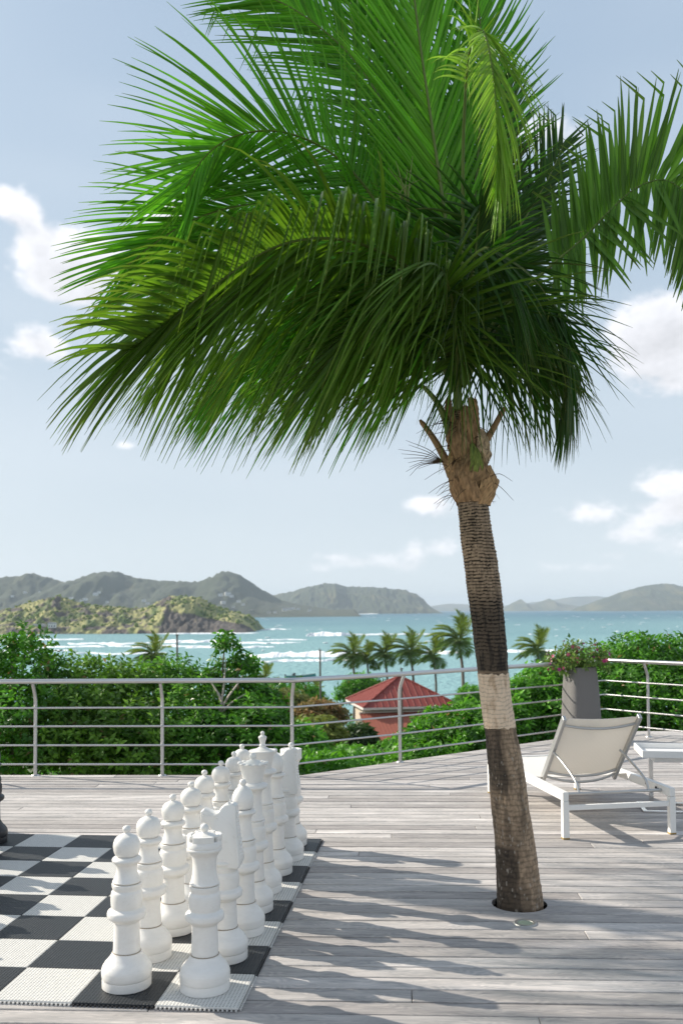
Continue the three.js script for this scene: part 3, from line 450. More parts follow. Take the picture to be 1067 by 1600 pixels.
// leaves gathered in sprays through the outer part of a set of ellipsoids; every leaf turns roughly outwards and up
function foliage(name, parent, blobs, o) {
  const r = rng(o.seed), list = [], vol = blobs.map((b) => b[3] * b[4] + b[4] * b[5] + b[3] * b[5]), tot = vol.reduce((a, b) => a + b), q = new THREE.Quaternion(), m = new THREE.Matrix4(), up = V(0, 0, 1);
  blobs.forEach((b, k) => {
    const sprays = Math.round(o.sprays * vol[k] / tot);
    for (let s = 0; s < sprays; s++) {
      const d = V(r() * 2 - 1, r() * 2 - 1, r() * 2 - 1); if (d.lengthSq() > 1 || d.lengthSq() < 0.01) { s--; continue; } d.normalize(); if (d.y < -0.75) d.y *= -0.4;
      const lump = 1 + 0.28 * fbm(d.x * 2 + b[0], d.y * 2 + b[1], d.z * 2 + b[2], 3), R = lump * lerp(o.inner ?? 0.62, 1.04, Math.pow(r(), 0.55)), c = V(b[0] + d.x * b[3] * R, b[1] + d.y * b[4] * R, b[2] + d.z * b[5] * R), axis = d.clone().add(V((r() - 0.5) * 0.9, 0.35 + (r() - 0.5) * 0.7, (r() - 0.5) * 0.9)).normalize(), tone = r(), n = o.per ?? 9;
      for (let i = 0; i < n; i++) {
        const along = (i / n - 0.4) * o.spray, a = i * 2.4 + r(), e1 = V(1, 0.1, 0.3).cross(axis).normalize(), e2 = e1.clone().cross(axis), out = e1.multiplyScalar(Math.cos(a)).add(e2.multiplyScalar(Math.sin(a))).addScaledVector(axis, 0.55 + r() * 0.5).add(V(0, -0.25, 0)).normalize();
        const p = c.clone().addScaledVector(axis, along).addScaledVector(out, 0.02), size = o.leaf * (0.65 + r() * 0.6), nrm = axis.clone().multiplyScalar(0.6).add(V(0, 0.5, 0)).add(V((r() - 0.5), (r() - 0.5), (r() - 0.5)).multiplyScalar(1.7));
        const x = nrm.clone().cross(out).normalize(), y = out.clone().cross(x); m.makeBasis(x.multiplyScalar(size * (o.wide ?? 1)), y.multiplyScalar(size), out.multiplyScalar(size)).setPosition(p); list.push([m.clone(), r() < 0.012 ? -1 : Math.pow(tone, 1.3) * 0.75 + r() * 0.25]);
      }
    }
  });
  const a = o.dark ?? [0.022, 0.10, 0.006], b = o.light ?? [0.19, 0.52, 0.034], LP = leafShape.attributes.position, LN = leafShape.attributes.normal, LI = leafShape.index.array, n = LP.count;
  const pos = new Float32Array(list.length * n * 3), nor = new Float32Array(pos.length), col = new Float32Array(pos.length), idx = new Uint32Array(list.length * LI.length), v = V(0, 0, 0);
  list.forEach(([mm, t], k) => {
    for (let i = 0; i < n; i++) { const at3 = (k * n + i) * 3; v.fromBufferAttribute(LP, i).applyMatrix4(mm).toArray(pos, at3); v.fromBufferAttribute(LN, i).transformDirection(mm).toArray(nor, at3); for (let c = 0; c < 3; c++) col[at3 + c] = t < 0 ? [0.30, 0.20, 0.07][c] : lerp(a[c], b[c], t); }
    for (let i = 0; i < LI.length; i++) idx[k * LI.length + i] = LI[i] + k * n;
  });
  const g = new THREE.BufferGeometry(); g.setAttribute('position', new THREE.BufferAttribute(pos, 3)); g.setAttribute('normal', new THREE.BufferAttribute(nor, 3)); g.setAttribute('color', new THREE.BufferAttribute(col, 3)); g.setIndex(new THREE.BufferAttribute(idx, 1));
  return tag(mesh(name, g, o.mat ?? leafGloss, parent), null, null, null, 'stuff');
}
{
  const p = level(908, 1157), o = thing('planter', 'tall grey tapered planter at the corner of the railing behind the lounger', 'planter', V(p.x, 0, p.z), 0.3); o.scale.set(0.82, 0.98, 0.82);
  const stone = std({ color: rgb(0.165, 0.158, 0.152), roughness: 0.85, bumpMap: texture(256, 256, (u, v) => 0.5 + 0.4 * ring(u, v, 50, 4)), bumpScale: 0.004 });
  const shape = (h, k) => { const n = 40, out = []; for (let i = 0; i < n; i++) { const a = i / n * 2 * Math.PI, c = Math.cos(a), s = Math.sin(a), e = 0.55; out.push([Math.sign(c) * Math.abs(c) ** e * k, h, Math.sign(s) * Math.abs(s) ** e * k]); } return out; };
  const rings = [[0, 0.245], [0.01, 0.25], [0.3, 0.247], [0.6, 0.232], [0.85, 0.208], [0.9, 0.203], [0.908, 0.198], [0.905, 0.178], [0.8, 0.17]].map(([h, k]) => shape(h, k)), pos = [], idx = [];
  rings.forEach((rg) => rg.forEach((q) => pos.push(...q))); for (let j = 0; j < rings.length - 1; j++) for (let i = 0; i < 40; i++) { const a = j * 40 + i, b = j * 40 + (i + 1) % 40; idx.push(a, a + 40, b, b, a + 40, b + 40); }
  const g = new THREE.BufferGeometry(); g.setAttribute('position', new THREE.Float32BufferAttribute(pos, 3)); g.setAttribute('uv', new THREE.Float32BufferAttribute(pos.flatMap((q, i) => i % 3 ? [] : [Math.atan2(pos[i + 2], q) / 2, pos[i + 1]]), 2)); g.setIndex(idx); g.computeVertexNormals();
  mesh('pot', g, stone, o); mesh('soil', new THREE.CircleGeometry(0.175, 24).rotateX(-Math.PI / 2).translate(0, 0.84, 0), std({ color: rgb(0.03, 0.022, 0.016), roughness: 1 }), o);
  const pl = thing('flowering_plant', 'pink flowering plant spilling over the rim of the tall grey planter', 'plant', V(p.x, 0.84, p.z));
  const blobs = [[-0.18, 0.14, 0, 0.22, 0.15, 0.22], [0.08, 0.17, 0.02, 0.26, 0.16, 0.24], [0.22, 0.10, 0, 0.15, 0.12, 0.18], [-0.30, 0.04, 0.08, 0.12, 0.12, 0.13], [-0.12, 0.26, -0.02, 0.12, 0.1, 0.12]];
  foliage('leaves', pl, blobs, { seed: 3, sprays: 190, per: 7, leaf: 0.055, spray: 0.09, inner: 0.3, dark: [0.08, 0.17, 0.03], light: [0.26, 0.40, 0.08] });
  const r = rng(8), pet = []; for (let i = 0; i < 62; i++) { const b = blobs[Math.floor(r() * blobs.length)], a = r() * 6.28, e = (r() - 0.15) * 1.5, d = V(Math.cos(a) * Math.cos(e), Math.sin(e), Math.sin(a) * Math.cos(e)), c = V(b[0] + d.x * b[3] * 1.08, b[1] + d.y * b[4] * 1.12, b[2] + d.z * b[5] * 1.08), s = 0.014 + 0.016 * r(); const fl = []; for (let k = 0; k < 5; k++) fl.push(leafShape.clone().scale(s * 1.7, s, s * 1.2).rotateX(-0.5).rotateY(k * 1.257).applyQuaternion(new THREE.Quaternion().setFromUnitVectors(UPY, d)).translate(c.x, c.y, c.z)); pet.push([merge(fl), r()]); }
  const pinks = [phys({ color: rgb(0.50, 0.035, 0.18), roughness: 0.7, transmission: 0.35 }), phys({ color: rgb(0.38, 0.02, 0.24), roughness: 0.7, transmission: 0.35 }), phys({ color: rgb(0.62, 0.14, 0.22), roughness: 0.7, transmission: 0.35 }), phys({ color: rgb(0.62, 0.35, 0.32), roughness: 0.7, transmission: 0.35 })];
  for (const [q, k] of pet) mesh('flower', q, pinks[k < 0.35 ? 0 : k < 0.6 ? 1 : k < 0.85 ? 2 : 3], pl);
  const stems = []; for (let i = 0; i < 12; i++) { const a = i * 0.9, b = blobs[i % 5]; stems.push(tube([V(Math.cos(a) * 0.05, 0, Math.sin(a) * 0.05), V(b[0] * 0.5, b[1] * 0.8, b[2]), V(b[0] * 1.1 + Math.cos(a) * 0.08, b[1] * 1.1, b[2] + Math.sin(a) * 0.1)], 0.004, 0.002, 8, 5)); } mesh('stem', stems, std({ color: rgb(0.10, 0.12, 0.04) }), pl);
}

// ---------------------------------------------------------------- fronds
const wind = V(-1, 0.05, 0.15).normalize(), DOWN = V(0, -1, 0);
function bladeGeometry(p0, d0, nrm0, len, o, r) {
  const S = o.seg ?? 7, pos = [], col = [], idx = [], d = d0.clone(), p = p0.clone(), n = nrm0.clone(), kinkAt = r() < (o.kink ?? 0) ? (o.kinkAt ?? 0.45) + r() * (o.kinkSpan ?? 0.3) : 2, w0 = (o.wide ?? 0.0132) * (0.85 + 0.3 * r()), tone = r(), c0 = o.color, dead = r() < 0.06 ? 0.5 : 0;
  let kinked = false;
  for (let k = 0; k <= S; k++) {
    const t = k / S, w = w0 * Math.min(1, 0.45 + t * 5) * Math.pow(1 - t * 0.985, 0.62) * (1 - 0.15 * t);
    const side = n.clone().cross(d).normalize(), nn = d.clone().cross(side).normalize();
    const fold = 0.8 * w;
    for (const [s, q] of [[-1, fold], [0, 0], [1, fold]]) { const v = p.clone().addScaledVector(side, s * w).addScaledVector(nn, q); pos.push(v.x, v.y, v.z); const tip = smoothstep(t, 0.80, 1) * (0.5 + 0.5 * tone) + dead * t, b = (0.62 + 0.55 * tone) * (s ? 1 : 1.3), mid = s ? 0 : 0.035; col.push(lerp(c0[0] * b + mid, 0.24, tip * 0.55), lerp(c0[1] * b + mid, 0.20, tip * 0.5), lerp(c0[2] * b, 0.05, tip * 0.5)); }
    if (k < S) { const a = k * 3; idx.push(a, a + 1, a + 3, a + 1, a + 4, a + 3, a + 1, a + 2, a + 4, a + 2, a + 5, a + 4); }
    p.addScaledVector(d, len / S);
    const g = o.droop * (0.15 + 1.1 * t * t), wf = (o.wind ?? 0.1) * (0.2 + t);
    d.addScaledVector(DOWN, g / S * 2.2).addScaledVector(wind, wf / S * 2).normalize();
    if (!kinked && t >= kinkAt) { kinked = true; d.addScaledVector(o.kinkDir ?? DOWN, 1.3).normalize(); }
    n.addScaledVector(d, -n.dot(d)).normalize();
  }
  const g = new THREE.BufferGeometry(); g.setAttribute('position', new THREE.Float32BufferAttribute(pos, 3)); g.setAttribute('color', new THREE.Float32BufferAttribute(col, 3)); g.setIndex(idx); g.computeVertexNormals(); return g;
}
function frondGeometry(o) {
  const r = rng(o.seed), curve = new THREE.CatmullRomCurve3(o.pts, false, 'centripetal'), N = o.n, T0 = o.t0 ?? 0.22, blades = [];
  const rachis = tube(curve, (t) => lerp(o.r0 ?? 0.0145, 0.003, Math.pow(t, 0.8)) * (1 + 1.1 * Math.pow(Math.max(0, 1 - t / 0.16), 1.5)), 0, o.rseg ?? 44, 6);
  for (let i = 0; i < N; i++) for (const s of [-1, 1]) {
    const tt = (i + 0.5 + (r() - 0.5) * 0.5) / N, t = clamp(T0 + (1 - T0) * tt, 0, 0.999), c = curve.getPointAt(t), T = curve.getTangentAt(t), uv = o.up.clone ? o.up : o.up[0].clone().lerp(o.up[1], tt);
    if (o.skip && r() < o.skip) continue;
    const U = uv.clone().addScaledVector(T, -uv.dot(T)).normalize(), Sd = T.clone().cross(U).multiplyScalar(s), ang = lerp(o.a0 ?? 68, o.a1 ?? 22, Math.pow(tt, 1.2)) * RAD + (r() - 0.5) * 0.16;
    const vee = (o.vee ?? 0.25) + (r() - 0.5) * 0.2, d = T.clone().multiplyScalar(Math.cos(ang)).addScaledVector(Sd, Math.sin(ang)).addScaledVector(U, vee).normalize(), nrm = U.clone().addScaledVector(Sd, -vee * 0.8).normalize();
    const pl = o.pull?.[s < 0 ? 0 : 1]; if (pl) d.lerp(pl[0], clamp(pl[1] * (0.55 + 0.75 * r()), 0, 0.95)).normalize();
    const face = T.clone().cross(d).normalize(); if (face.dot(nrm) < 0) face.negate(); nrm.lerp(face, 0.85).addScaledVector(T, (r() - 0.5) * 0.7).addScaledVector(d, -nrm.dot(d)).normalize();
    const L = o.len * (o.sides ? o.sides[s < 0 ? 0 : 1] : 1) * Math.pow(Math.sin(Math.PI * (0.20 + 0.68 * tt)), 0.7) * (0.9 + 0.2 * r());
    blades.push(bladeGeometry(c, d, nrm, L, { ...o, kink: (o.kinkSide === undefined || o.kinkSide === s) && tt < (o.kinkFade ?? 2) + r() * 0.15 ? o.kink : 0 }, r));
  }
  return { rachis, blades };
}
function mergeColored(list) { return mergeGeometries(list.map((g) => (g.index ? g.toNonIndexed() : g))); }
const frondMat = phys({ vertexColors: true, roughness: 0.85, transmission: 0.48, specularIntensity: 0.3, clearcoat: 0.5, clearcoatRoughness: 0.32 }), rachisMat = std({ color: rgb(0.13, 0.18, 0.03), roughness: 0.55 });

// ---------------------------------------------------------------- the coconut palm growing through the deck
{
  const D = -TREE.z, o = thing('coconut_palm', 'tall windswept coconut palm growing up through a round hole in the deck', 'palm tree', V(TREE.x, 0, TREE.z)), toLocal = (p) => p.sub(o.position), S = (u, v, d = D) => toLocal(at(u, v, d));
  const inv = (list) => list.map((q) => S(...q));
  const path = new THREE.CatmullRomCurve3([S(812, 1440), S(812, 1412), S(809, 1370), S(803, 1310), S(796, 1255), S(791, 1205), S(783, 1150), S(774, 1090), S(770, 1050), S(765, 1000), S(759, 945), S(752, 890), S(744, 835), S(739, 790), S(735, 740), S(728, 690), S(722, 640)], false, 'centripetal');
  const radii = [[0, 36], [0.05, 34.5], [0.1, 32], [0.18, 29.5], [0.24, 28], [0.30, 27], [0.33, 26], [0.37, 23.5], [0.45, 23], [0.5, 24], [0.56, 25], [0.64, 26], [0.72, 25.5], [0.80, 23.5], [0.9, 21], [1, 18]], px = D / FOCAL;
  const rad = (t) => { let k = 0; while (k < radii.length - 2 && radii[k + 1][0] < t) k++; const [a, x] = radii[k], [b, y] = radii[k + 1]; return lerp(x, y, smoothstep(t, a, b) * 0.5 + clamp((t - a) / (b - a), 0, 1) * 0.5) * px; };
  const tOf = (v) => { const y = S(770, v).y; let lo = 0, hi = 1; for (let k = 0; k < 30; k++) { const m = (lo + hi) / 2; if (path.getPointAt(m).y < y) lo = m; else hi = m; } return lo; };
  const tBand0 = tOf(1136), tBand1 = tOf(1052), frames = path.computeFrenetFrames(420, false);
  const trunkPart = (t0, t1, grow, paint) => {
    const A = 120, B = Math.round(620 * (t1 - t0)), pos = [], col = [], idx = [];
    for (let j = 0; j <= B; j++) for (let i = 0; i <= A; i++) {
      const ea = i % A / A * 2 * Math.PI, rg = (k) => paint ? 0.008 * fbm(Math.cos(ea) * 2.5 + k, Math.sin(ea) * 2.5, k, 4) : 0, t = lerp(t0 + rg(3), t1 + rg(8), j / B), c = path.getPointAt(t), h = c.y, f = Math.min(419, Math.floor(t * 420)), e = (i % A) / A * 2 * Math.PI;
      const cs = Math.cos(e), sn = Math.sin(e), tilt = 0.006 * Math.sin(e + h * 5) + 0.002 * Math.sin(e * 2 + h * 23), hh = h + tilt, spacing = lerp(0.030, 0.020, t), ph = hh / spacing + fbm(cs * 0.5, sn * 0.5, h * 4, 3) * 1.3 + fbm(cs * 3, sn * 3, h * 14, 3) * 0.35, saw = ph - Math.floor(ph);
      const flake = fbm(cs * 9, sn * 9, h * 30, 4), rough = fbm(cs * 3, sn * 3, h * 5, 4), fleck = fbm(cs * 11, sn * 11, h * 22, 3);
      const low = 1 - smoothstep(t, 0.42, 0.6), ringAmp = lerp(0.0042, 0.0095, smoothstep(t, 0.5, 0.75)) * (1 - low * 0.45);
      const r = rad(t) * (1 + rough * 0.07) + grow + (0.6 - saw) * ringAmp * (0.6 + flake) + flake * 0.0045 + Math.max(0, fleck - 0.22) * 0.009 * low;
      const x = V(1, 0, 0), z = V(0, 0, 1); pos.push(c.x + cs * r, c.y + sn * 0 + 0.0, c.z + sn * r);
      if (paint) { const k = 0.92 + flake * 0.30 - (saw > 0.82 ? 0.30 : 0) + rough * 0.15, ww = smoothstep(fbm(cs * 2.2, sn * 2.2, h * 9, 4), 0.02, 0.35) * 0.7 + smoothstep(flake, 0.25, 0.5) * 0.4; col.push(lerp(0.84, 0.50, ww) * k, lerp(0.645, 0.33, ww) * k, lerp(0.465, 0.20, ww) * k); continue; }
      // weathering: grey brown fibre, a sooty upper zone, pale flecks near the ground and one dark stained side
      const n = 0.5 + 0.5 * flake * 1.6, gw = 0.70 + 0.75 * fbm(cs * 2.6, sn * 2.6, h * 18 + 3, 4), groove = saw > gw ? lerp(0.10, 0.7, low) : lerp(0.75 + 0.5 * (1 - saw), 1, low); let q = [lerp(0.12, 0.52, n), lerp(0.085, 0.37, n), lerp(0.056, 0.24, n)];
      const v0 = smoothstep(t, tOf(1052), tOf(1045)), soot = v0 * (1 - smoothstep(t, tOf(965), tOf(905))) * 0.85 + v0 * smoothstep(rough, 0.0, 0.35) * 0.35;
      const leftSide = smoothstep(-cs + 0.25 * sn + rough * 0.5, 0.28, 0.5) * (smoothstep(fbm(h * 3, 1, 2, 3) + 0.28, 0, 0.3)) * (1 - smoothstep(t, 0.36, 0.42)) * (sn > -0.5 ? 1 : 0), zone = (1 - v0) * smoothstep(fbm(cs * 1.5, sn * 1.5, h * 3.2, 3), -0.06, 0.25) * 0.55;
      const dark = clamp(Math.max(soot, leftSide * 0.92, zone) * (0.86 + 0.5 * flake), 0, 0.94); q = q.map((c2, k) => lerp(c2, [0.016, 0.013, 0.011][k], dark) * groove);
      if (t < 0.33 && fleck > 0.26) q = q.map((c2, k) => lerp(c2, [0.38, 0.33, 0.27][k], clamp((fleck - 0.26) * 8, 0, 0.85)));
      col.push(...q);
    }
    for (let j = 0; j < B; j++) for (let i = 0; i < A; i++) { const a = j * (A + 1) + i; idx.push(a, a + A + 1, a + 1, a + 1, a + A + 1, a + A + 2); }
    const g = new THREE.BufferGeometry(); g.setAttribute('position', new THREE.Float32BufferAttribute(pos, 3)); g.setAttribute('color', new THREE.Float32BufferAttribute(col, 3)); g.setIndex(idx); g.computeVertexNormals(); return g;
  };
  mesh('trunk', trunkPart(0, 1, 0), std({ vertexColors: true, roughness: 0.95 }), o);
  mesh('pale_band', trunkPart(tBand0, tBand1, 0.0022, true), std({ vertexColors: true, roughness: 0.9 }), o);
  // fibrous leaf bases wrapped round the top of the trunk
  const r = rng(21), fibre = std({ vertexColors: true, roughness: 1 });
  const sheath = (t, ang, w, h, out, colr, seed) => {
    const A = 28, B = 24, pos = [], col = [], idx = []; const c0 = path.getPointAt(t);
    for (let j = 0; j <= B; j++) for (let i = 0; i <= A; i++) {
      const v = j / B, u = i / A - 0.5, a = ang + u * w * (1 - 0.55 * v), c = path.getPointAt(Math.min(0.999, t + v * h / 3.4)), rr = rad(Math.min(1, t)) * 1.04 + out * (0.05 + Math.sin(v * 2.9) * 0.95) * (1 - 1.6 * u * u) + fbm(u * 3 + seed, v * 2.5 + u * 2, 1, 4) * 0.035 + fbm(u * 30, v * 3 + u * 8, seed, 3) * 0.012;
      pos.push(c.x + Math.cos(a) * rr, c0.y + v * h + fbm(u * 9, seed, 3, 3) * 0.03 * v, c.z + Math.sin(a) * rr);
      const k = 0.8 + 1.1 * fbm(u * 22 + v * 6 + seed, v * 4 - u * 4, 5, 4) + (fbm(u * 50, v * 6, seed, 2) > 0.25 ? -0.35 : 0); col.push(colr[0] * k, colr[1] * k, colr[2] * k);
    }
    for (let j = 0; j < B; j++) for (let i = 0; i < A; i++) { const q = j * (A + 1) + i; idx.push(q, q + A + 1, q + 1, q + 1, q + A + 1, q + A + 2); }
    const g = new THREE.BufferGeometry(); g.setAttribute('position', new THREE.Float32BufferAttribute(pos, 3)); g.setAttribute('color', new THREE.Float32BufferAttribute(col, 3)); g.setIndex(idx); g.computeVertexNormals(); return g;
  };
  const browns = [[0.62, 0.38, 0.19], [0.48, 0.29, 0.15], [0.70, 0.50, 0.31], [0.40, 0.25, 0.13]];
  [[790, 0.4, 2.4, 0.22, 0.052], [786, 2.4, 2.4, 0.22, 0.048], [790, 4.3, 2.4, 0.22, 0.048], [765, 1.4, 2.1, 0.20, 0.055], [762, 3.3, 2.0, 0.20, 0.052], [764, 5.3, 2.0, 0.20, 0.048], [735, 0.6, 1.8, 0.22, 0.045], [728, 2.3, 1.8, 0.24, 0.05], [730, 4.2, 1.8, 0.24, 0.045], [705, 1.5, 1.6, 0.24, 0.03], [700, 3.4, 1.6, 0.24, 0.035], [702, 5.4, 1.5, 0.24, 0.03], [680, 0.9, 1.5, 0.2, 0.02], [676, 2.9, 1.5, 0.2, 0.025]].forEach(([v, a, w, h, out], k) => mesh('leaf_base', sheath(tOf(v), a, w, h, out, browns[k % 4], k * 3.1), fibre, o));
  mesh('leaf_base', sheath(tOf(752), 1.45, 0.7, 0.19, 0.085, [0.30, 0.36, 0.09], 71), fibre, o);
  const stub = (pts, w) => { const g = tube(inv(pts), (t) => w * lerp(1.25, 0.75, t) * (t > 0.97 ? 0.5 : 1), 0, 16, 8, 0.6); return g; };
  const stubM = std({ color: rgb(0.36, 0.22, 0.11), roughness: 0.8 });
  mesh('petiole_stub', stub([[706, 745, D], [694, 715, D + 0.03], [677, 685, D + 0.05], [656, 656, D + 0.06]], 0.022), stubM, o);
  mesh('petiole_stub', stub([[735, 720, D], [752, 700, D - 0.02], [770, 670, D - 0.03], [788, 636, D - 0.03]], 0.020), stubM, o);
  mesh('petiole_stub', stub([[705, 690, D], [695, 655, D - 0.03], [682, 628, D - 0.06], [660, 602, D - 0.1]], 0.019), rachisMat, o);
  const thread = []; for (let i = 0; i < 46; i++) { const a = r() * 6.28, v = 640 + r() * 145, c = path.getPointAt(tOf(v)), q = rad(tOf(v)) * 1.25, p0 = V(c.x + Math.cos(a) * q, c.y, c.z + Math.sin(a) * q), l = 0.06 + r() * 0.16, d = V(Math.cos(a) - 0.3, 0.3 - r() * 1.1, Math.sin(a)).normalize(); thread.push(tube([p0, p0.clone().addScaledVector(d, l * 0.5), p0.clone().addScaledVector(d, l).add(V(0, -l * 0.35 * r(), 0))], 0.0022, 0.0008, 6, 4)); }
  for (let i = 0; i < 9; i++) thread.push(tube(inv([[692, 722, D], [672 - i * 2, 704 + i * 3, D + 0.03], [640 - r() * 20, 688 + i * 7, D + 0.05]]), 0.003, 0.0008, 8, 4));
  tag(mesh('fibre', thread, std({ color: rgb(0.09, 0.055, 0.03), roughness: 1 }), o), null, null, null, 'stuff');

  const G = [0.100, 0.36, 0.014], YG = [0.26, 0.47, 0.04], DG = [0.022, 0.10, 0.008], OL = [0.100, 0.225, 0.012];  // DG is darkened: shade in the heart of the crown put into leaf colour
  const HANG = V(-0.42, -0.9, 0.05).normalize(), HANGR = V(-0.05, -1, 0.1).normalize(), SWEEP = V(-0.8, -0.58, 0.1).normalize();
  const fronds = [
    // near frond arching down to the left: leaflets hang from it, those of the near side fold over its back
    { pts: [[708, 600, 5.0], [692, 500, 4.85], [645, 425, 4.7], [575, 385, 4.55], [500, 372, 4.45], [430, 386, 4.4], [360, 428, 4.35], [295, 478, 4.3], [245, 520, 4.3], [215, 548, 4.32]], up: V(0.15, 0.9, 0.25), n: 101, len: 1.02, droop: 0.75, vee: 0.5, wind: 0.10, color: OL, kink: 0.92, kinkAt: 0.1, kinkSpan: 0.22, kinkSide: -1, kinkDir: V(-0.25, -2.2, 0.1), single: 84, a0: 74, a1: 18, pull: [[V(-0.2, 0.25, 0.8), 0.5], [V(-0.5, -0.86, 0.05), 0.62]], sides: [0.85, 1.08], kinkFade: 0.6, wide: 0.0165, t0: 0.12 },
    { pts: [[708, 600, 5.05], [690, 505, 4.95], [640, 435, 4.8], [570, 400, 4.66], [495, 395, 4.58], [425, 412, 4.52], [350, 455, 4.48], [290, 500, 4.45]], up: V(0.15, 0.9, 0.25), n: 80, len: 1.15, droop: 0.6, vee: 0.2, wind: 0.10, color: OL, wide: 0.0115, pull: [[HANG, 0.75], [HANG, 0.8]], a1: 22 },
    { pts: [[718, 600, 4.92], [727, 505, 4.8], [735, 435, 4.7], [748, 395, 4.6], [770, 390, 4.55], [792, 425, 4.5], [802, 475, 4.5]], up: V(0.2, 1, 0.1), n: 60, len: 0.72, droop: 0.5, vee: 0.2, wind: 0.05, color: DG, wide: 0.0105, pull: [[HANGR, 0.55], [V(0.2, -0.9, 0.1), 0.55]], t0: 0.12 },
    { pts: [[715, 600, 4.9], [711, 510, 4.76], [702, 452, 4.6], [686, 418, 4.5], [660, 410, 4.42], [632, 432, 4.38]], up: V(0, 1, 0.1), n: 60, len: 0.84, droop: 0.5, vee: 0.2, wind: 0.12, color: OL, wide: 0.0115, pull: [[HANG, 0.55], [HANG, 0.6]], t0: 0.12 },
    // upper left, seen from below with the light coming through
    { pts: [[712, 590, 5.1], [660, 440, 5.15], [600, 335, 5.2], [550, 268, 5.2], [500, 228, 5.2], [440, 206, 5.15], [388, 207, 5.1], [345, 224, 5.05], [312, 255, 5.0], [292, 292, 5.0]], up: V(-0.35, 0.45, -0.85), n: 85, len: 0.84, droop: 0.22, vee: 0.08, wind: 0.22, color: G, single: 50, a0: 66, a1: 22, t0: 0.26 },
    // behind it, sweeping left through the middle
    { pts: [[710, 595, 5.2], [640, 450, 5.3], [560, 370, 5.35], [470, 326, 5.4], [390, 320, 5.4], [310, 340, 5.4], [245, 378, 5.35], [200, 415, 5.3]], up: V(0, 0.75, -0.65), n: 85, len: 0.86, droop: 0.4, vee: 0.15, wind: 0.3, color: G, pull: [[SWEEP, 0.3], [SWEEP, 0.3]] },
    { pts: [[710, 595, 5.3], [650, 470, 5.5], [570, 400, 5.6], [480, 370, 5.65], [390, 380, 5.65], [310, 415, 5.6], [250, 455, 5.6]], up: V(0, 0.85, -0.5), n: 80, len: 0.84, droop: 0.55, vee: 0.15, wind: 0.3, color: G, pull: [[SWEEP, 0.35], [SWEEP, 0.35]] },
    { pts: [[712, 585, 5.15], [680, 400, 5.3], [640, 260, 5.4], [600, 165, 5.45], [550, 90, 5.5], [490, 35, 5.5], [440, 4, 5.5], [400, -10, 5.5]], up: V(0.3, 0.3, -0.9), n: 90, len: 0.92, droop: 0.15, vee: 0.08, wind: 0.12, color: G, kink: 0.5, kinkAt: 0.35, kinkDir: V(0.1, -1.6, 0), a0: 58, a1: 20 },
    { pts: [[715, 585, 5.1], [700, 380, 5.0], [675, 200, 4.95], [655, 60, 4.9], [640, -60, 4.9], [622, -180, 4.95]], up: V(-0.25, 0.1, -1), n: 92, len: 0.92, droop: 0.08, vee: 0.08, wind: 0.10, color: [0.16, 0.48, 0.016], a0: 33, a1: 18 },
    { pts: [[713, 585, 5.25], [690, 400, 5.35], [655, 250, 5.45], [622, 120, 5.5], [585, 20, 5.5], [545, -50, 5.5]], up: V(0.1, 0.2, -0.95), n: 85, len: 0.86, droop: 0.12, vee: 0.1, wind: 0.16, color: G, a0: 50, a1: 20 },
    // young frond hanging forward over the top
    { pts: [[717, 585, 5.0], [722, 380, 4.8], [725, 180, 4.6], [735, 70, 4.4], [753, 48, 4.25], [767, 100, 4.18], [774, 170, 4.15], [776, 240, 4.15], [774, 300, 4.15]], up: V(0.6, 0.2, 0.78), n: 62, len: 0.52, droop: 0.9, vee: 0.2, wind: 0.22, color: YG, single: 40, t0: 0.55, a0: 60, a1: 12, wide: 0.009, pull: [[V(-0.7, -0.4, 0.3), 0.3], [V(-0.5, -0.75, 0.2), 0.45]], sides: [1, 0.55] },
    { pts: [[719, 585, 5.1], [735, 380, 5.1], [748, 220, 5.1], [752, 90, 5.08], [745, 0, 5.05], [725, -60, 5.0]], up: V(0.2, 0.2, -0.95), n: 69, len: 0.52, droop: 0.2, vee: 0.1, wind: 0.3, color: G },
    { pts: [[722, 580, 5.2], [750, 450, 5.4], [778, 330, 5.5], [792, 240, 5.6], [800, 170, 5.6], [798, 120, 5.6]], up: V(-0.4, 0.2, -0.9), n: 67, len: 0.44, droop: 0.2, vee: 0.1, wind: -0.05, color: DG, a0: 58 },
    { pts: [[722, 585, 5.3], [765, 490, 5.5], [808, 420, 5.6], [838, 360, 5.7], [852, 300, 5.7]], up: V(-0.3, 0.5, -0.8), n: 62, len: 0.46, droop: 0.3, vee: 0.1, wind: 0.0, color: DG, kink: 0.2 },
    { pts: [[722, 585, 5.2], [752, 480, 5.3], [790, 390, 5.35], [826, 330, 5.4], [858, 275, 5.4], [880, 225, 5.4]], up: V(-0.3, 0.4, -0.85), n: 50, len: 0.50, a0: 72, droop: 0.1, vee: 0.1, wind: 0.0, color: DG, kink: 0.3, kinkDir: V(-1, 0.2, 0) },
    // long frond arching out to the right
    { pts: [[722, 590, 5.0], [780, 492, 4.9], [855, 420, 4.8], [905, 378, 4.75], [950, 332, 4.7], [995, 293, 4.65], [1035, 281, 4.6], [1070, 303, 4.55], [1098, 360, 4.5], [1115, 430, 4.5]], up: V(-0.45, 0.35, 0.8), n: 80, len: 0.66, droop: 0.12, vee: 0.08, wind: 0.06, color: [0.110, 0.27, 0.020], kink: 0.7, kinkSide: -1, kinkDir: V(-1.1, 0.1, 0.1), single: 50, a0: 62, a1: 26, t0: 0.37, wide: 0.0185, pull: [[V(-0.05, 1, 0.05), 0.5], [V(-0.30, -0.95, 0.15), 0.72]], sides: [0.92, 0.76] },
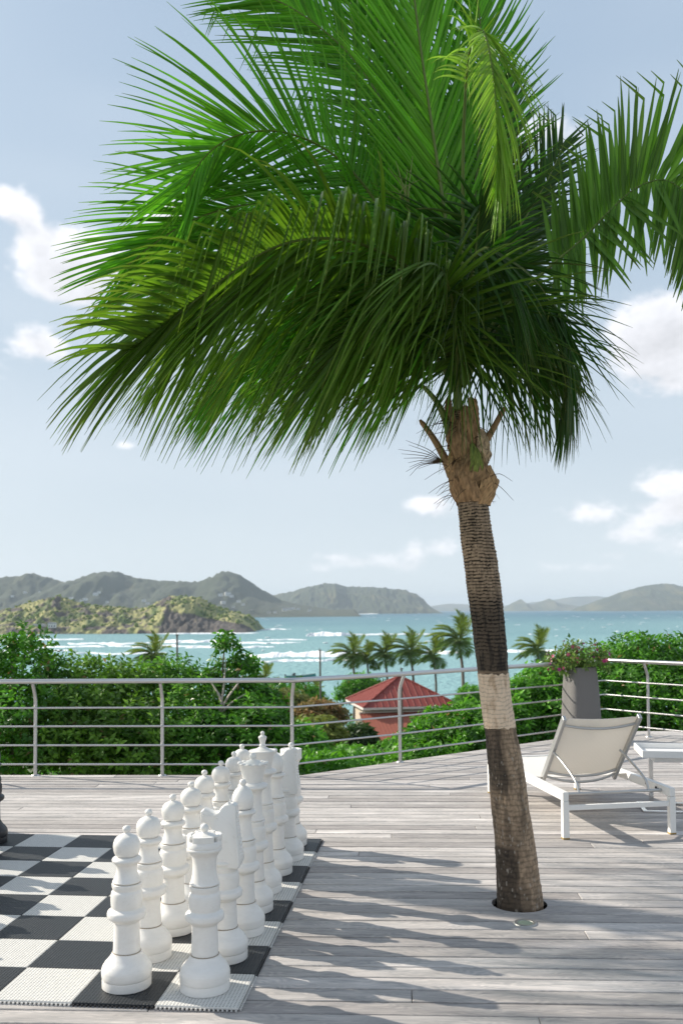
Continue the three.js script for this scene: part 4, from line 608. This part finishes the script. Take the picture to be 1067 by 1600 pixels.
    { pts: [[722, 600, 5.0], [780, 510, 4.95], [830, 462, 4.9], [866, 478, 4.9], [886, 540, 4.9], [886, 600, 4.95], [876, 640, 5.0]], up: V(0.8, 0.6, 0.3), n: 67, len: 0.62, droop: 0.5, vee: 0.1, wind: 0.10, color: DG, wide: 0.0105, pull: [[HANGR, 0.6], [HANGR, 0.6]] },
    // shaded fronds in and below the heart of the crown
    { pts: [[716, 600, 5.1], [732, 480, 5.0], [742, 400, 4.92], [746, 350, 4.85], [750, 320, 4.8]], up: V(-0.2, 0.5, -0.9), n: 57, len: 0.7, droop: 0.5, vee: 0.1, wind: 0.10, color: DG, pull: [[V(-0.6, -0.6, 0), 0.3], [HANGR, 0.5]] },
    { pts: [[722, 600, 5.3], [780, 525, 5.5], [825, 510, 5.6], [856, 545, 5.7], [868, 590, 5.7]], up: V(0.3, 1, 0), n: 62, len: 0.8, droop: 0.6, vee: 0.1, wind: 0.0, color: DG, wide: 0.0105, pull: [[HANGR, 0.6], [HANGR, 0.6]] },
    { pts: [[722, 600, 5.15], [770, 500, 5.25], [815, 455, 5.3], [850, 460, 5.35], [872, 500, 5.4]], up: V(0.3, 1, 0), n: 62, len: 0.86, droop: 0.5, vee: 0.1, wind: 0.0, color: DG, pull: [[V(0.25, -0.95, 0.1), 0.6], [HANGR, 0.6]] },
    { pts: [[712, 600, 5.2], [650, 522, 5.3], [580, 480, 5.4], [500, 480, 5.45], [430, 510, 5.45], [365, 560, 5.45]], up: V(0.1, 0.9, 0.2), n: 76, len: 1.08, droop: 0.5, vee: 0.2, wind: 0.2, color: G, pull: [[HANG, 0.7], [HANG, 0.7]] },
    { pts: [[712, 600, 5.4], [700, 500, 5.8], [690, 450, 6.2], [680, 440, 6.5], [660, 480, 6.8]], up: V(0, 1, 0), n: 62, len: 0.9, droop: 0.5, vee: 0.2, wind: 0.12, color: DG, pull: [[HANG, 0.4], [HANGR, 0.4]] },
    { pts: [[716, 600, 5.3], [758, 470, 5.7], [782, 420, 6.1], [800, 440, 6.4], [806, 500, 6.6]], up: V(0, 1, 0), n: 60, len: 0.75, droop: 0.6, vee: 0.2, wind: 0.05, color: DG, wide: 0.0105, pull: [[HANGR, 0.5], [HANGR, 0.5]] },
    { pts: [[712, 605, 5.0], [668, 540, 4.9], [625, 500, 4.75], [582, 492, 4.6], [548, 520, 4.5], [526, 570, 4.45]], up: V(0.1, 1, 0.1), n: 67, len: 0.92, droop: 0.5, vee: 0.2, wind: 0.15, color: OL, wide: 0.0115, pull: [[HANG, 0.65], [HANG, 0.65]] },
    { pts: [[705, 590, 5.3], [640, 430, 5.6], [592, 330, 5.8], [565, 270, 6.0]], up: V(-0.2, 0.6, -0.8), n: 67, len: 0.8, droop: 0.4, vee: 0.15, wind: 0.2, color: DG },
    { pts: [[712, 588, 5.3], [672, 430, 5.6], [645, 320, 5.75], [630, 230, 5.85]], up: V(-0.1, 0.5, -0.85), n: 64, len: 0.75, droop: 0.35, vee: 0.15, wind: 0.1, color: DG },
    { pts: [[715, 585, 5.3], [722, 430, 5.6], [730, 300, 5.8], [744, 200, 5.9], [755, 130, 6.0]], up: V(-0.2, 0.3, -0.9), n: 67, len: 0.56, droop: 0.25, vee: 0.1, wind: 0.1, color: DG },
    { pts: [[718, 585, 5.3], [745, 450, 5.7], [768, 350, 5.9], [785, 280, 6.0]], up: V(-0.2, 0.3, -0.9), n: 64, len: 0.62, droop: 0.3, vee: 0.1, wind: 0.02, color: DG },
    { pts: [[710, 600, 5.15], [675, 490, 5.05], [628, 425, 5.0], [570, 420, 4.95], [515, 455, 4.9], [470, 515, 4.9]], up: V(0.1, 0.9, 0.1), n: 74, len: 1.05, droop: 0.5, vee: 0.25, wind: 0.18, color: G, pull: [[HANG, 0.65], [HANG, 0.65]] },
  ];
  fronds.forEach((f, k) => {
    const { rachis, blades } = frondGeometry({ ...f, pts: inv(f.pts), seed: 100 + k }), part = new THREE.Group(); part.name = 'frond'; o.add(part);
    mesh('rachis', rachis, rachisMat, part);
    // the leaflets that show largest are pieces of their own
    const n = f.single ?? 0, step = n ? blades.length / n : 0, own = new Set(); for (let i = 0; i < n; i++) own.add(Math.floor(i * step));
    const rest = []; blades.forEach((b, i) => (own.has(i) ? mesh('leaflet', b, frondMat, part) : rest.push(b)));
    tag(mesh('leaflets', mergeColored(rest), frondMat, part), null, null, null, 'stuff');
  });
  // spear leaf and dried flower stalk in the heart of the crown
  mesh('spear_leaf', tube(inv([[714, 640, 5.0], [712, 590, 5.0], [706, 520, 5.0], [703, 430, 5.0]]), 0.022, 0.003, 20, 8), std({ color: rgb(0.16, 0.22, 0.05), roughness: 0.5 }), o);
  // a second palm of the same kind stands on the deck to the left, out of the picture; its crown shades the boards on the right
  const tw = []; for (let i = 0; i < 10; i++) tw.push(tube(inv([[640, 330, 4.9], [622 + r() * 16, 290 + r() * 20, 4.85], [598 + r() * 70, 240 + r() * 95, 4.82 + r() * 0.08]]), 0.004, 0.0015, 8, 5)); mesh('flower_stalk', tw, std({ color: rgb(0.22, 0.26, 0.07), roughness: 0.6 }), o);
  const second = copyOf(o, V(-5.35, 0, -8.1), 0, 'second coconut palm on the deck, further left beyond the black chess pieces'); second.scale.setScalar(1.75);
  second.updateMatrixWorld(true);
  second.children.filter((q) => q.name === 'frond').forEach((q) => { const c = new THREE.Box3().setFromObject(q).getCenter(V(0, 0, 0)); if ((c.x - second.position.x) / 1.75 < -0.75) second.remove(q); });
}
// ---------------------------------------------------------------- trees and shrubs round the deck
const barkMat = std({ color: rgb(0.20, 0.175, 0.145), roughness: 0.95, bumpMap: texture(128, 128, (u, v) => 0.5 + 0.4 * ring(u, v, 30, 4)), bumpScale: 0.01 });
function tree(name, label, category, base, blobs, o, group) {
  const t = thing(name, label, category, base, 0, group), local = blobs.map(([u, v, d, rx, ry, rz]) => { const p = at(u, v, d).sub(base); return [p.x, p.y, p.z, rx, ry, rz ?? rx]; });
  const fork = V(0, Math.max(0.3, (local[0][1]) * (o.fork ?? 0.4)), 0), wood = [rod(V(0, -0.6, 0), fork, o.trunk ?? 0.09, (o.trunk ?? 0.09) * 0.75, 9)];
  for (const [x, y, z, , ry] of local) wood.push(tube([fork, V(x * 0.35, lerp(fork.y, y, 0.5), z * 0.35), V(x * 0.8, y - ry * 0.2, z * 0.8), V(x, y + ry * 0.55, z)], (o.trunk ?? 0.09) * 0.55, 0.008, 16, 6));
  mesh('trunk', wood, barkMat, t);
  foliage('crown', t, local, o); return t;
}
const under = (u, v, d, y) => { const p = at(u, v, d); p.y = y ?? landHeight(p.x, p.z) - 0.1; return p; };
tree('glossy_tree', 'dense glossy green tree at the left edge, its rounded top rising above the railing', 'tree', under(20, 1100, 12.6), [[20, 1050, 12.6, 0.62, 0.50, 0.6], [45, 1010, 12.6, 0.26, 0.26, 0.3], [-60, 1075, 12.8, 0.7, 0.55, 0.7], [40, 1130, 12.2, 0.8, 0.6, 0.8], [-30, 1180, 12, 0.9, 0.7, 0.8]], { seed: 41, sprays: 1211, leaf: 0.087, spray: 0.14, trunk: 0.11 });
tree('glossy_tree', 'broad green leafy tree behind the second railing bay from the left', 'tree', under(160, 1150, 12.8), [[110, 1075, 12.8, 0.55, 0.42, 0.6], [170, 1080, 12.9, 0.52, 0.40, 0.6], [215, 1085, 13.0, 0.45, 0.38, 0.5], [150, 1135, 12.4, 0.85, 0.6, 0.8], [110, 1190, 12.1, 0.9, 0.7, 0.7], [210, 1180, 12.1, 0.8, 0.7, 0.7]], { seed: 42, sprays: 1466, leaf: 0.087, spray: 0.14, trunk: 0.11, dark: [0.04, 0.12, 0.01], light: [0.29, 0.55, 0.05], wide: 1.1 });
tree('glossy_tree', 'leafy green tree behind the third railing bay with pale flecked foliage', 'tree', under(270, 1150, 13.2), [[245, 1075, 13.2, 0.42, 0.36, 0.5], [280, 1060, 13.3, 0.34, 0.30, 0.4], [300, 1110, 12.9, 0.7, 0.5, 0.7], [270, 1180, 12.3, 0.85, 0.75, 0.7]], { seed: 43, sprays: 1020, leaf: 0.084, spray: 0.14, trunk: 0.1, wide: 0.75, light: [0.25, 0.58, 0.05] });
const openTree = tree('open_tree', 'taller loose branched tree with bare pale limbs beside the third railing post', 'tree', under(340, 1150, 12.8), [[352, 1022, 12.8, 0.17, 0.27, 0.2], [385, 1040, 12.8, 0.17, 0.14, 0.2], [330, 1065, 12.8, 0.2, 0.14, 0.22], [368, 1062, 12.9, 0.26, 0.16, 0.25], [392, 1092, 12.8, 0.36, 0.20, 0.4], [408, 1108, 12.8, 0.36, 0.24, 0.4], [350, 1140, 12.6, 0.65, 0.42, 0.6], [395, 1165, 12.3, 0.62, 0.6, 0.6], [340, 1190, 12.2, 0.7, 0.6, 0.6]], { seed: 44, sprays: 1350, leaf: 0.087, spray: 0.14, trunk: 0.07, fork: 0.55, inner: 0.4 });
{ const pale = std({ color: rgb(0.42, 0.37, 0.31), roughness: 0.9 }), L = (...q) => q.map(([u, v, d]) => at(u, v, d).sub(openTree.position));
  for (const p of [[[340, 1128, 12.35], [346, 1098, 12.35], [350, 1070, 12.5], [353, 1030, 12.7]], [[345, 1112, 12.35], [356, 1090, 12.35], [372, 1068, 12.5], [384, 1046, 12.7]], [[344, 1118, 12.35], [362, 1098, 12.3], [384, 1084, 12.4]], [[348, 1100, 12.36], [340, 1082, 12.4], [330, 1066, 12.5]]]) mesh('limb', tube(L(...p), 0.022, 0.008, 14, 6), pale, openTree); }
tree('glossy_hedge_tree', 'large glossy green hedge tree behind the planter at the right edge', 'tree', under(1000, 1100, 15.2), [[990, 1035, 15.2, 0.62, 0.44, 0.7], [1045, 1040, 15.2, 0.7, 0.48, 0.7], [940, 1060, 15.3, 0.6, 0.42, 0.7], [1100, 1050, 15.2, 0.8, 0.6, 0.7], [990, 1100, 14.6, 1.0, 0.7, 0.8], [1060, 1120, 14.4, 1.0, 0.8, 0.8], [930, 1130, 14.6, 0.9, 0.7, 0.8], [1010, 1180, 14, 1.3, 0.8, 0.8]], { seed: 45, sprays: 2975, leaf: 0.091, spray: 0.14, trunk: 0.12, light: [0.21, 0.56, 0.034] });
tree('glossy_hedge_tree', 'glossy green bush between the palm trunk and the grey planter', 'bush', under(850, 1140, 14.4), [[870, 1075, 14.4, 0.55, 0.40, 0.6], [830, 1100, 14.2, 0.5, 0.42, 0.6], [870, 1130, 14, 0.8, 0.6, 0.7], [800, 1145, 13.8, 0.6, 0.5, 0.7]], { seed: 46, sprays: 1440, leaf: 0.091, spray: 0.14, trunk: 0.09, light: [0.21, 0.56, 0.034] });
tree('glossy_hedge_tree', 'bright green bush below the house roof, left of the palm trunk', 'bush', under(690, 1170, 13.4), [[735, 1120, 13.6, 0.32, 0.18, 0.5], [690, 1140, 13.4, 0.40, 0.24, 0.6], [652, 1170, 13.0, 0.28, 0.24, 0.5], [725, 1155, 13.2, 0.55, 0.36, 0.7], [672, 1192, 12.6, 0.5, 0.28, 0.6], [775, 1140, 13.5, 0.42, 0.34, 0.5]], { seed: 47, sprays: 1840, leaf: 0.087, spray: 0.14, trunk: 0.08, light: [0.22, 0.58, 0.034] });
// slope below: shrubs at growing distance
const shrub = (label, u, v, d, w, h, o, group, name = 'shrub') => { const c = at(u, v, d), base = c.clone(); base.y -= h; const t = thing(name, label, 'shrub', base, 0, group), bl = [[0, h, 0, w, h, w], [-w * 0.55, h * 0.75, w * 0.3, w * 0.6, h * 0.7, w * 0.6], [w * 0.55, h * 0.8, w * 0.2, w * 0.6, h * 0.75, w * 0.6]]; mesh('stem', [0, 1, 2].map((k) => tube([V(0, -1.5, 0), V(bl[k][0] * 0.5, h * 0.5, bl[k][2] * 0.5), V(bl[k][0], h * 1.1, bl[k][2])], 0.05 * w, 0.01, 8, 5)), barkMat, t); foliage('crown', t, bl, { inner: 0.55, per: 8, ...o }); return t; };
const BR1 = { dark: [0.06, 0.20, 0.012], light: [0.21, 0.55, 0.035] };
shrub('bright green leafy shrub just beyond the deck edge under the first diagonal railing bay', 540, 1222, 13, 0.7, 0.32, { seed: 51, sprays: 420, leaf: 0.13, spray: 0.2, ...BR1 });
shrub('bright green shrub behind the far white chess pieces, below the railing', 490, 1222, 14.5, 0.7, 0.42, { seed: 52, sprays: 380, leaf: 0.14, spray: 0.2, ...BR1 });
shrub('low green shrub under the railing between the chess pieces and the bright bush', 575, 1205, 17, 0.6, 0.32, { seed: 53, sprays: 340, leaf: 0.14, spray: 0.2 });
shrub('dark green rounded shrub below the red roofed house', 452, 1170, 24, 0.9, 0.6, { seed: 54, sprays: 420, leaf: 0.2, spray: 0.3 });
shrub('green shrub on the slope right of the dark fan shrub', 618, 1205, 20, 0.6, 0.35, { seed: 55, sprays: 380, leaf: 0.18, spray: 0.28, ...BR1 });
shrub('shrub with rust orange blossom at the left of the house', 500, 1116, 46, 1.0, 0.5, { seed: 56, sprays: 520, leaf: 0.26, spray: 0.45, dark: [0.13, 0.15, 0.04], light: [0.48, 0.26, 0.11], mat: leafDull });
shrub('pale olive shrub in front of the left end of the house roof', 440, 1100, 66, 1.7, 0.9, { seed: 57, sprays: 480, leaf: 0.32, spray: 0.5, dark: [0.14, 0.17, 0.04], light: [0.30, 0.32, 0.09], mat: leafDull });
shrub('dry yellow green shrub on the slope below the orange blossom', 490, 1146, 34, 0.9, 0.45, { seed: 58, sprays: 440, leaf: 0.24, spray: 0.4, dark: [0.14, 0.17, 0.03], light: [0.28, 0.34, 0.07], mat: leafDull });
shrub('dark bushy fan leaved shrub in front of the lower red roof', 560, 1156, 38, 0.5, 0.45, { seed: 59, sprays: 420, leaf: 0.30, spray: 0.4, dark: [0.025, 0.07, 0.012], light: [0.07, 0.14, 0.025], wide: 0.6 });
shrub('small tree crown rising against the water left of the house ridge', 565, 1078, 105, 2.6, 1.7, { seed: 60, sprays: 360, leaf: 0.45, spray: 0.7, mat: leafDull });
shrub('round green shrub against the right wall of the red roofed house', 738, 1090, 80, 1.3, 0.9, { seed: 61, sprays: 280, leaf: 0.34, spray: 0.5, ...BR1 });
shrub('green shrub at the left foot of the thin pole by the bay', 445, 1090, 85, 3.2, 1.6, { seed: 62, sprays: 380, leaf: 0.45, spray: 0.6, mat: leafDull });
shrub('fresh green shrub filling the slope under the lower red roof', 535, 1190, 27, 0.9, 0.35, { seed: 64, sprays: 380, leaf: 0.17, spray: 0.28, ...BR1 });
shrub('mid green shrub beneath the lower red roof to its right', 612, 1178, 30, 0.7, 0.3, { seed: 65, sprays: 340, leaf: 0.18, spray: 0.28 });
shrub('small clump of green leaves growing in front of the upper roof edge', 600, 1097, 84, 0.9, 0.5, { seed: 63, sprays: 160, leaf: 0.26, spray: 0.4, ...BR1 });
{
  const r = rng(66); // the rest of the slope down to the beach, hidden in part behind nearer trees
  for (let i = 0; i < 46; i++) { const d = 22 + 150 * r() ** 1.2, u = -60 + r() * 1250, x = (u - 533.5) / FOCAL * d, y = landHeight(x, -d); if (u > 420 && u < 790 && d < 112) continue; if (u > 380 && u < 800 && d < 40) continue; const w = 1.2 + d * 0.028 + r(), h = w * (0.5 + 0.25 * r()), c = V(x, y + h * 0.7, -d), t = thing('hillside_shrub', 'green shrub among others covering the slope down to the beach', 'shrub', c.clone().setY(y), 0, 'shrubs on the slope down to the beach'); const bl = [[0, h * 0.7, 0, w, h, w], [-w * 0.6, h * 0.5, w * 0.2, w * 0.7, h * 0.7, w * 0.7]]; mesh('stem', tube([V(0, -1, 0), V(0, h * 0.4, 0), V(0.1, h, 0)], 0.07, 0.02, 6, 5), barkMat, t); foliage('crown', t, bl, { seed: 700 + i, sprays: 220, per: 7, leaf: 0.16 + d * 0.0028, spray: 0.3 + d * 0.003, mat: leafDull, ...(r() < 0.4 ? BR1 : {}) }); }
}
// ---------------------------------------------------------------- palms along the shore
{
  const build = (label, group) => {
    const t = thing('shore_palm', label, 'palm tree', V(0, 0, 0), 0, group), r = rng(88);
    const c = new THREE.CatmullRomCurve3([V(0, -1.5, 0), V(0.15, 1.5, 0), V(0.1, 4, 0), V(-0.25, 6.6, 0)]);
    mesh('trunk', tube(c, 0.20, 0.12, 20, 8), std({ color: rgb(0.17, 0.145, 0.12), roughness: 1 }), t);
    const head = V(-0.25, 6.6, 0);
    for (let k = 0; k < 20; k++) {
      const a = k * 2.4, e = [1.1, 0.7, 0.25, -0.15][k % 4] + (r() - 0.5) * 0.3, L = 2.6 + r() * 0.7, d = V(Math.cos(a) * Math.cos(e), Math.sin(e), Math.sin(a) * Math.cos(e)), p = [head.clone()];
      const q = head.clone(), dd = d.clone(); for (let s = 0; s < 5; s++) { q.addScaledVector(dd, L / 5); dd.addScaledVector(DOWN, 0.24).addScaledVector(wind, 0.22).normalize(); p.push(q.clone()); }
      const { rachis, blades } = frondGeometry({ pts: p, up: V(0.02, 1, 0.01), n: 26, len: 1.0, droop: 1.3, vee: 0.3, wind: 0.4, color: k % 4 < 2 ? [0.20, 0.29, 0.04] : [0.10, 0.20, 0.03], seed: 900 + k, seg: 3, wide: 0.06, t0: 0.15, r0: 0.05, rseg: 10 });  // low fronds take a darker colour, painting in the shadow side of the crown
      const f = mesh('frond', mergeColored(blades), frondMat, t); mesh('rachis', rachis, rachisMat, f);
    }
    for (let k = 0; k < 6; k++) mesh('coconut', new THREE.SphereGeometry(0.15, 8, 6).scale(1, 1.2, 1).translate(head.x + Math.cos(k) * 0.25, head.y - 0.3, head.z + Math.sin(k) * 0.25), std({ color: rgb(0.12, 0.13, 0.04), roughness: 0.7 }), t);
    return t;
  };
  const P = [
    [549, 1024, 122, 1.02, 0.2, 'bushy shore palm farthest left of the row behind the red roof'], [572, 1030, 124, 0.86, 1.4, 'short shore palm leaning close to the leftmost palm of the row'], [600, 1022, 122, 1.0, 0.4, 'shore palm third from the left, with swept back fronds above the roof ridge'],
    [640, 1018, 122, 1.08, -0.2, 'shore palm standing directly above the pyramid roof of the house'], [676, 1026, 124, 0.98, 0.6, 'thin crowned shore palm second from the right in the row of palms'], [716, 1001, 116, 1.26, 0.1, 'tallest shore palm of the row, just left of the big trunk'],
    [838, 1016, 110, 1.0, 0.5, 'single shore palm between the big trunk and the planter'], [240, 1024, 70, 0.62, 0.3, 'distant palm top showing above the trees at the left'], [412, 1062, 105, 0.7, 0.9, 'small palm by the bay just left of the thin pole'], [492, 1082, 112, 0.6, 0.3, 'low palm on the shore beside the thin pole'],
  ];
  let first; for (const [u, v, d, s, turn, label] of P) { const p = at(u, v, d); p.y -= 6.6 * s; p.x += 0.25 * s; const o = first ? copyOf(first, p, turn * 0.5, label) : build(label, 'palms along the shore'); first ??= o; o.position.copy(p); o.rotation.y = turn * 0.5; o.scale.setScalar(s); }
}
// ---------------------------------------------------------------- house with red roofs
{
  const d = 84, c = at(621, 1097, d), o = thing('red_roofed_house', 'house with a pyramid red metal roof and lower rust red roofs above the bay', 'house', V(c.x + 0.25, c.y - 3.6 * 0.92, c.z), 0.18); o.scale.setScalar(0.92);
  const red = std({ color: rgb(0.235, 0.040, 0.028), roughness: 0.65 }), rust = std({ color: rgb(0.30, 0.085, 0.05), roughness: 0.75 }), wallM = std({ color: rgb(0.55, 0.46, 0.37), roughness: 0.9 }), trim = std({ color: rgb(0.62, 0.58, 0.54), roughness: 0.7 }), dark = std({ color: rgb(0.03, 0.03, 0.035), roughness: 0.4 });
  const eave = 3.6, hw = 4.6, hd = 4.4, apex = V(-0.05, eave + 2.55, 0), C = [V(-hw, eave, hd), V(hw, eave, hd), V(hw, eave, -hd), V(-hw, eave, -hd)];
  const face = (a, b, e, mat, par, seams, nm = 'roof') => { const n = b.clone().sub(a).cross(e.clone().sub(a)).normalize(), th = 0.07, P = [a, b, e, a.clone().addScaledVector(n, -th), b.clone().addScaledVector(n, -th), e.clone().addScaledVector(n, -th)], idx = [0, 1, 2, 3, 5, 4, 0, 3, 4, 0, 4, 1, 1, 4, 5, 1, 5, 2, 2, 5, 3, 2, 3, 0]; const g = new THREE.BufferGeometry(); g.setAttribute('position', new THREE.Float32BufferAttribute(P.flatMap((p) => p.toArray()), 3)); g.setIndex(idx); const gg = g.toNonIndexed(); gg.computeVertexNormals(); const f = mesh(nm, gg, mat, par); const ribs = []; for (let k = 1; k < seams; k++) { const t = k / seams, foot = a.clone().lerp(b, t), m = a.clone().lerp(b, 0.5), top = m.clone().lerp(e, 1), q = t < 0.5 ? t * 2 : (1 - t) * 2, end = foot.clone().add(e.clone().sub(m).multiplyScalar(q)); ribs.push(rod(foot.addScaledVector(n, 0.015), end.addScaledVector(n, 0.015), 0.035, 0.035, 5)); } if (ribs.length) tag(mesh('roof_seam', ribs, mat, f), null, null, null, 'stuff'); return f; };
  for (let k = 0; k < 4; k++) face(C[k], C[(k + 1) % 4], apex, red, o, 15);
  mesh('hip_cap', C.map((q) => rod(q.clone().add(V(0, 0.05, 0)), apex.clone().add(V(0, 0.05, 0)), 0.09, 0.09, 6)), red, o);
  mesh('fascia', C.map((q, k) => bar(q.clone().add(V(0, -0.12, 0)), C[(k + 1) % 4].clone().add(V(0, -0.12, 0)), 0.08, 0.2)), trim, o);
  mesh('wall', box(hw * 2 - 1.6, eave + 0.1, hd * 2 - 1.6, 0, eave / 2 - 0.08, 0, 0.02), wallM, o);
  for (const [x, z, w, h, ry] of [[1.6, hd - 0.78, 1.4, 1.7, 0], [-1.8, hd - 0.78, 1.4, 1.7, 0], [hw - 0.78, 1.4, 0.06, 1.7, 1], [hw - 0.78, -1.4, 0.06, 1.7, 1]]) { const q = mesh('window', ry ? box(0.06, h, 1.4, x, eave - 1.3, z, 0.01) : box(w, h, 0.06, x, eave - 1.3, z, 0.01), dark, o); mesh('frame', ry ? box(0.1, 0.1, 1.6, x, eave - 0.4, z, 0.01) : box(1.6, 0.1, 0.1, x, eave - 0.4, z, 0.01), trim, q); }
  // lower roofs: corrugated sheets with a pale flashing along the top
  const lower = (x0, x1, z0, y0, z1, y1, skew, nm) => { const N = Math.round((x1 - x0) / 0.16), pos = [], idx = [], uvw = []; for (let i = 0; i <= N; i++) { const wv = 0.03 * Math.cos(i * Math.PI / 1); for (let k = 0; k < 2; k++) pos.push(lerp(x0, x1, i / N) + (k ? skew * (i / N) : 0), (k ? y1 : y0) + wv, k ? z1 : z0); if (i < N) { const a = i * 2; idx.push(a, a + 1, a + 2, a + 1, a + 3, a + 2); } } const g = new THREE.BufferGeometry(); g.setAttribute('position', new THREE.Float32BufferAttribute(pos, 3)); g.setIndex(idx); g.computeVertexNormals(); const f = mesh('lower_roof', g, rust, o); mesh('flashing', bar(V(x0, y0 + 0.06, z0), V(x1, y0 + 0.06, z0), 0.14, 0.10), trim, f); mesh('lower_wall', box(x1 - x0 - 0.8, y1, 0.2, (x0 + x1) / 2, y1 / 2 - 0.15, z1 - 0.6, 0.01), wallM, f); return f; };
  lower(-4.9, 2.6, hd - 0.6, eave - 0.55, hd + 4.4, eave - 2.6, 0.8);
  lower(4.2, 7.6, 1.0, eave - 0.2, 4.0, eave - 1.0, 0.3);
  lower(-9.5, -5.0, hd + 1, eave - 1.7, hd + 4.6, eave - 3.0, 0);
}
// ---------------------------------------------------------------- boat, poles
{
  const p = level(470, 1060, SEA), o = thing('fishing_boat', 'small teal fishing boat lying in the bay beyond the trees', 'boat', V(p.x, SEA, p.z), 0.1), N = 24, sec = 9, pos = [], idx = [];
  for (let i = 0; i <= N; i++) { const t = i / N, x = lerp(-5.2, 5.6, t), w = 1.25 * Math.pow(Math.sin(Math.PI * clamp(0.10 + 0.86 * t, 0, 1) * 0.5 + Math.PI * 0.06) * (t > 0.55 ? Math.pow(Math.cos((t - 0.55) / 0.45 * Math.PI / 2), 0.7) : 1), 1) + 0.02, h = 0.95 + 0.75 * Math.pow(t, 3); for (let k = 0; k < sec; k++) { const a = (k / (sec - 1) - 0.5) * Math.PI; pos.push(x + (t > 0.8 ? (1 - Math.cos(a)) * -0.4 : 0), h - Math.pow(Math.cos(a), 0.55) * (h + 0.25), Math.sin(a) * w); } }
  for (let i = 0; i < N; i++) for (let k = 0; k < sec - 1; k++) { const a = i * sec + k; idx.push(a, a + 1, a + sec, a + 1, a + sec + 1, a + sec); }
  const g = new THREE.BufferGeometry(); g.setAttribute('position', new THREE.Float32BufferAttribute(pos, 3)); g.setIndex(idx); g.computeVertexNormals();
  mesh('hull', g, std({ color: rgb(0.03, 0.20, 0.19), roughness: 0.5, side: THREE.DoubleSide }), o);
  mesh('gunwale', [-1, 1].map((s) => tube(Array.from({ length: 13 }, (_, i) => { const k = Math.round(i / 12 * N) * sec + (s < 0 ? 0 : sec - 1); return V(pos[k * 3], pos[k * 3 + 1], pos[k * 3 + 2]); }), 0.07, 0.07, 40, 6)), std({ color: rgb(0.25, 0.3, 0.28) }), o);
  mesh('console', [box(1.1, 1.2, 0.9, -2.4, 0.9, 0, 0.1), box(0.9, 0.5, 0.8, -2.2, 1.7, 0, 0.1)], std({ color: rgb(0.05, 0.05, 0.05), roughness: 0.5 }), o);
  mesh('outboard_motor', [box(0.5, 0.8, 0.5, -5.4, 1.2, 0, 0.12), box(0.2, 1.0, 0.2, -5.5, 0.5, 0, 0.05)], std({ color: rgb(0.05, 0.055, 0.06), roughness: 0.4 }), o);
  mesh('thwart', [box(0.35, 0.08, 2.0, 0.4, 0.8, 0, 0.02), box(0.35, 0.08, 1.6, 2.6, 0.9, 0, 0.02)], std({ color: rgb(0.3, 0.25, 0.18), roughness: 0.8 }), o);
}
{
  const wood = std({ color: rgb(0.14, 0.12, 0.10), roughness: 1 });
  for (const [u, v0, v1, d, label] of [[277, 991, 1040, 62, 'thin wooden pole rising above the left trees against the surf'], [500, 1015, 1092, 66, 'thin wooden pole in front of the bay right of the boat'], [627, 1044, 1108, 70, 'thin brown pole standing in front of the red pyramid roof']]) {
    const a = at(u, v0, d), b = at(u, v1, d); b.x = a.x + 0.02; b.y -= 5; const o = thing('utility_pole', label, 'pole', b.clone()), h = a.y - b.y;
    mesh('shaft', rod(V(0, 0, 0), V(a.x - b.x, h, 0), 0.085, 0.06, 8), wood, o); mesh('insulator', [rod(V(-0.07, h, 0), V(-0.07, h + 0.12, 0), 0.025, 0.02, 6), bar(V(-0.12, h - 0.05, 0), V(0.12, h - 0.05, 0), 0.04, 0.05)], wood, o);
  }
}

// ---------------------------------------------------------------- draw
const renderer = new THREE.WebGLRenderer({ antialias: true });
renderer.setSize(682, 1024);
renderer.shadowMap.enabled = true; renderer.shadowMap.type = THREE.PCFSoftShadowMap;
renderer.toneMapping = THREE.LinearToneMapping;
renderer.toneMappingExposure = EXPOSURE;
renderer.render(scene, camera);
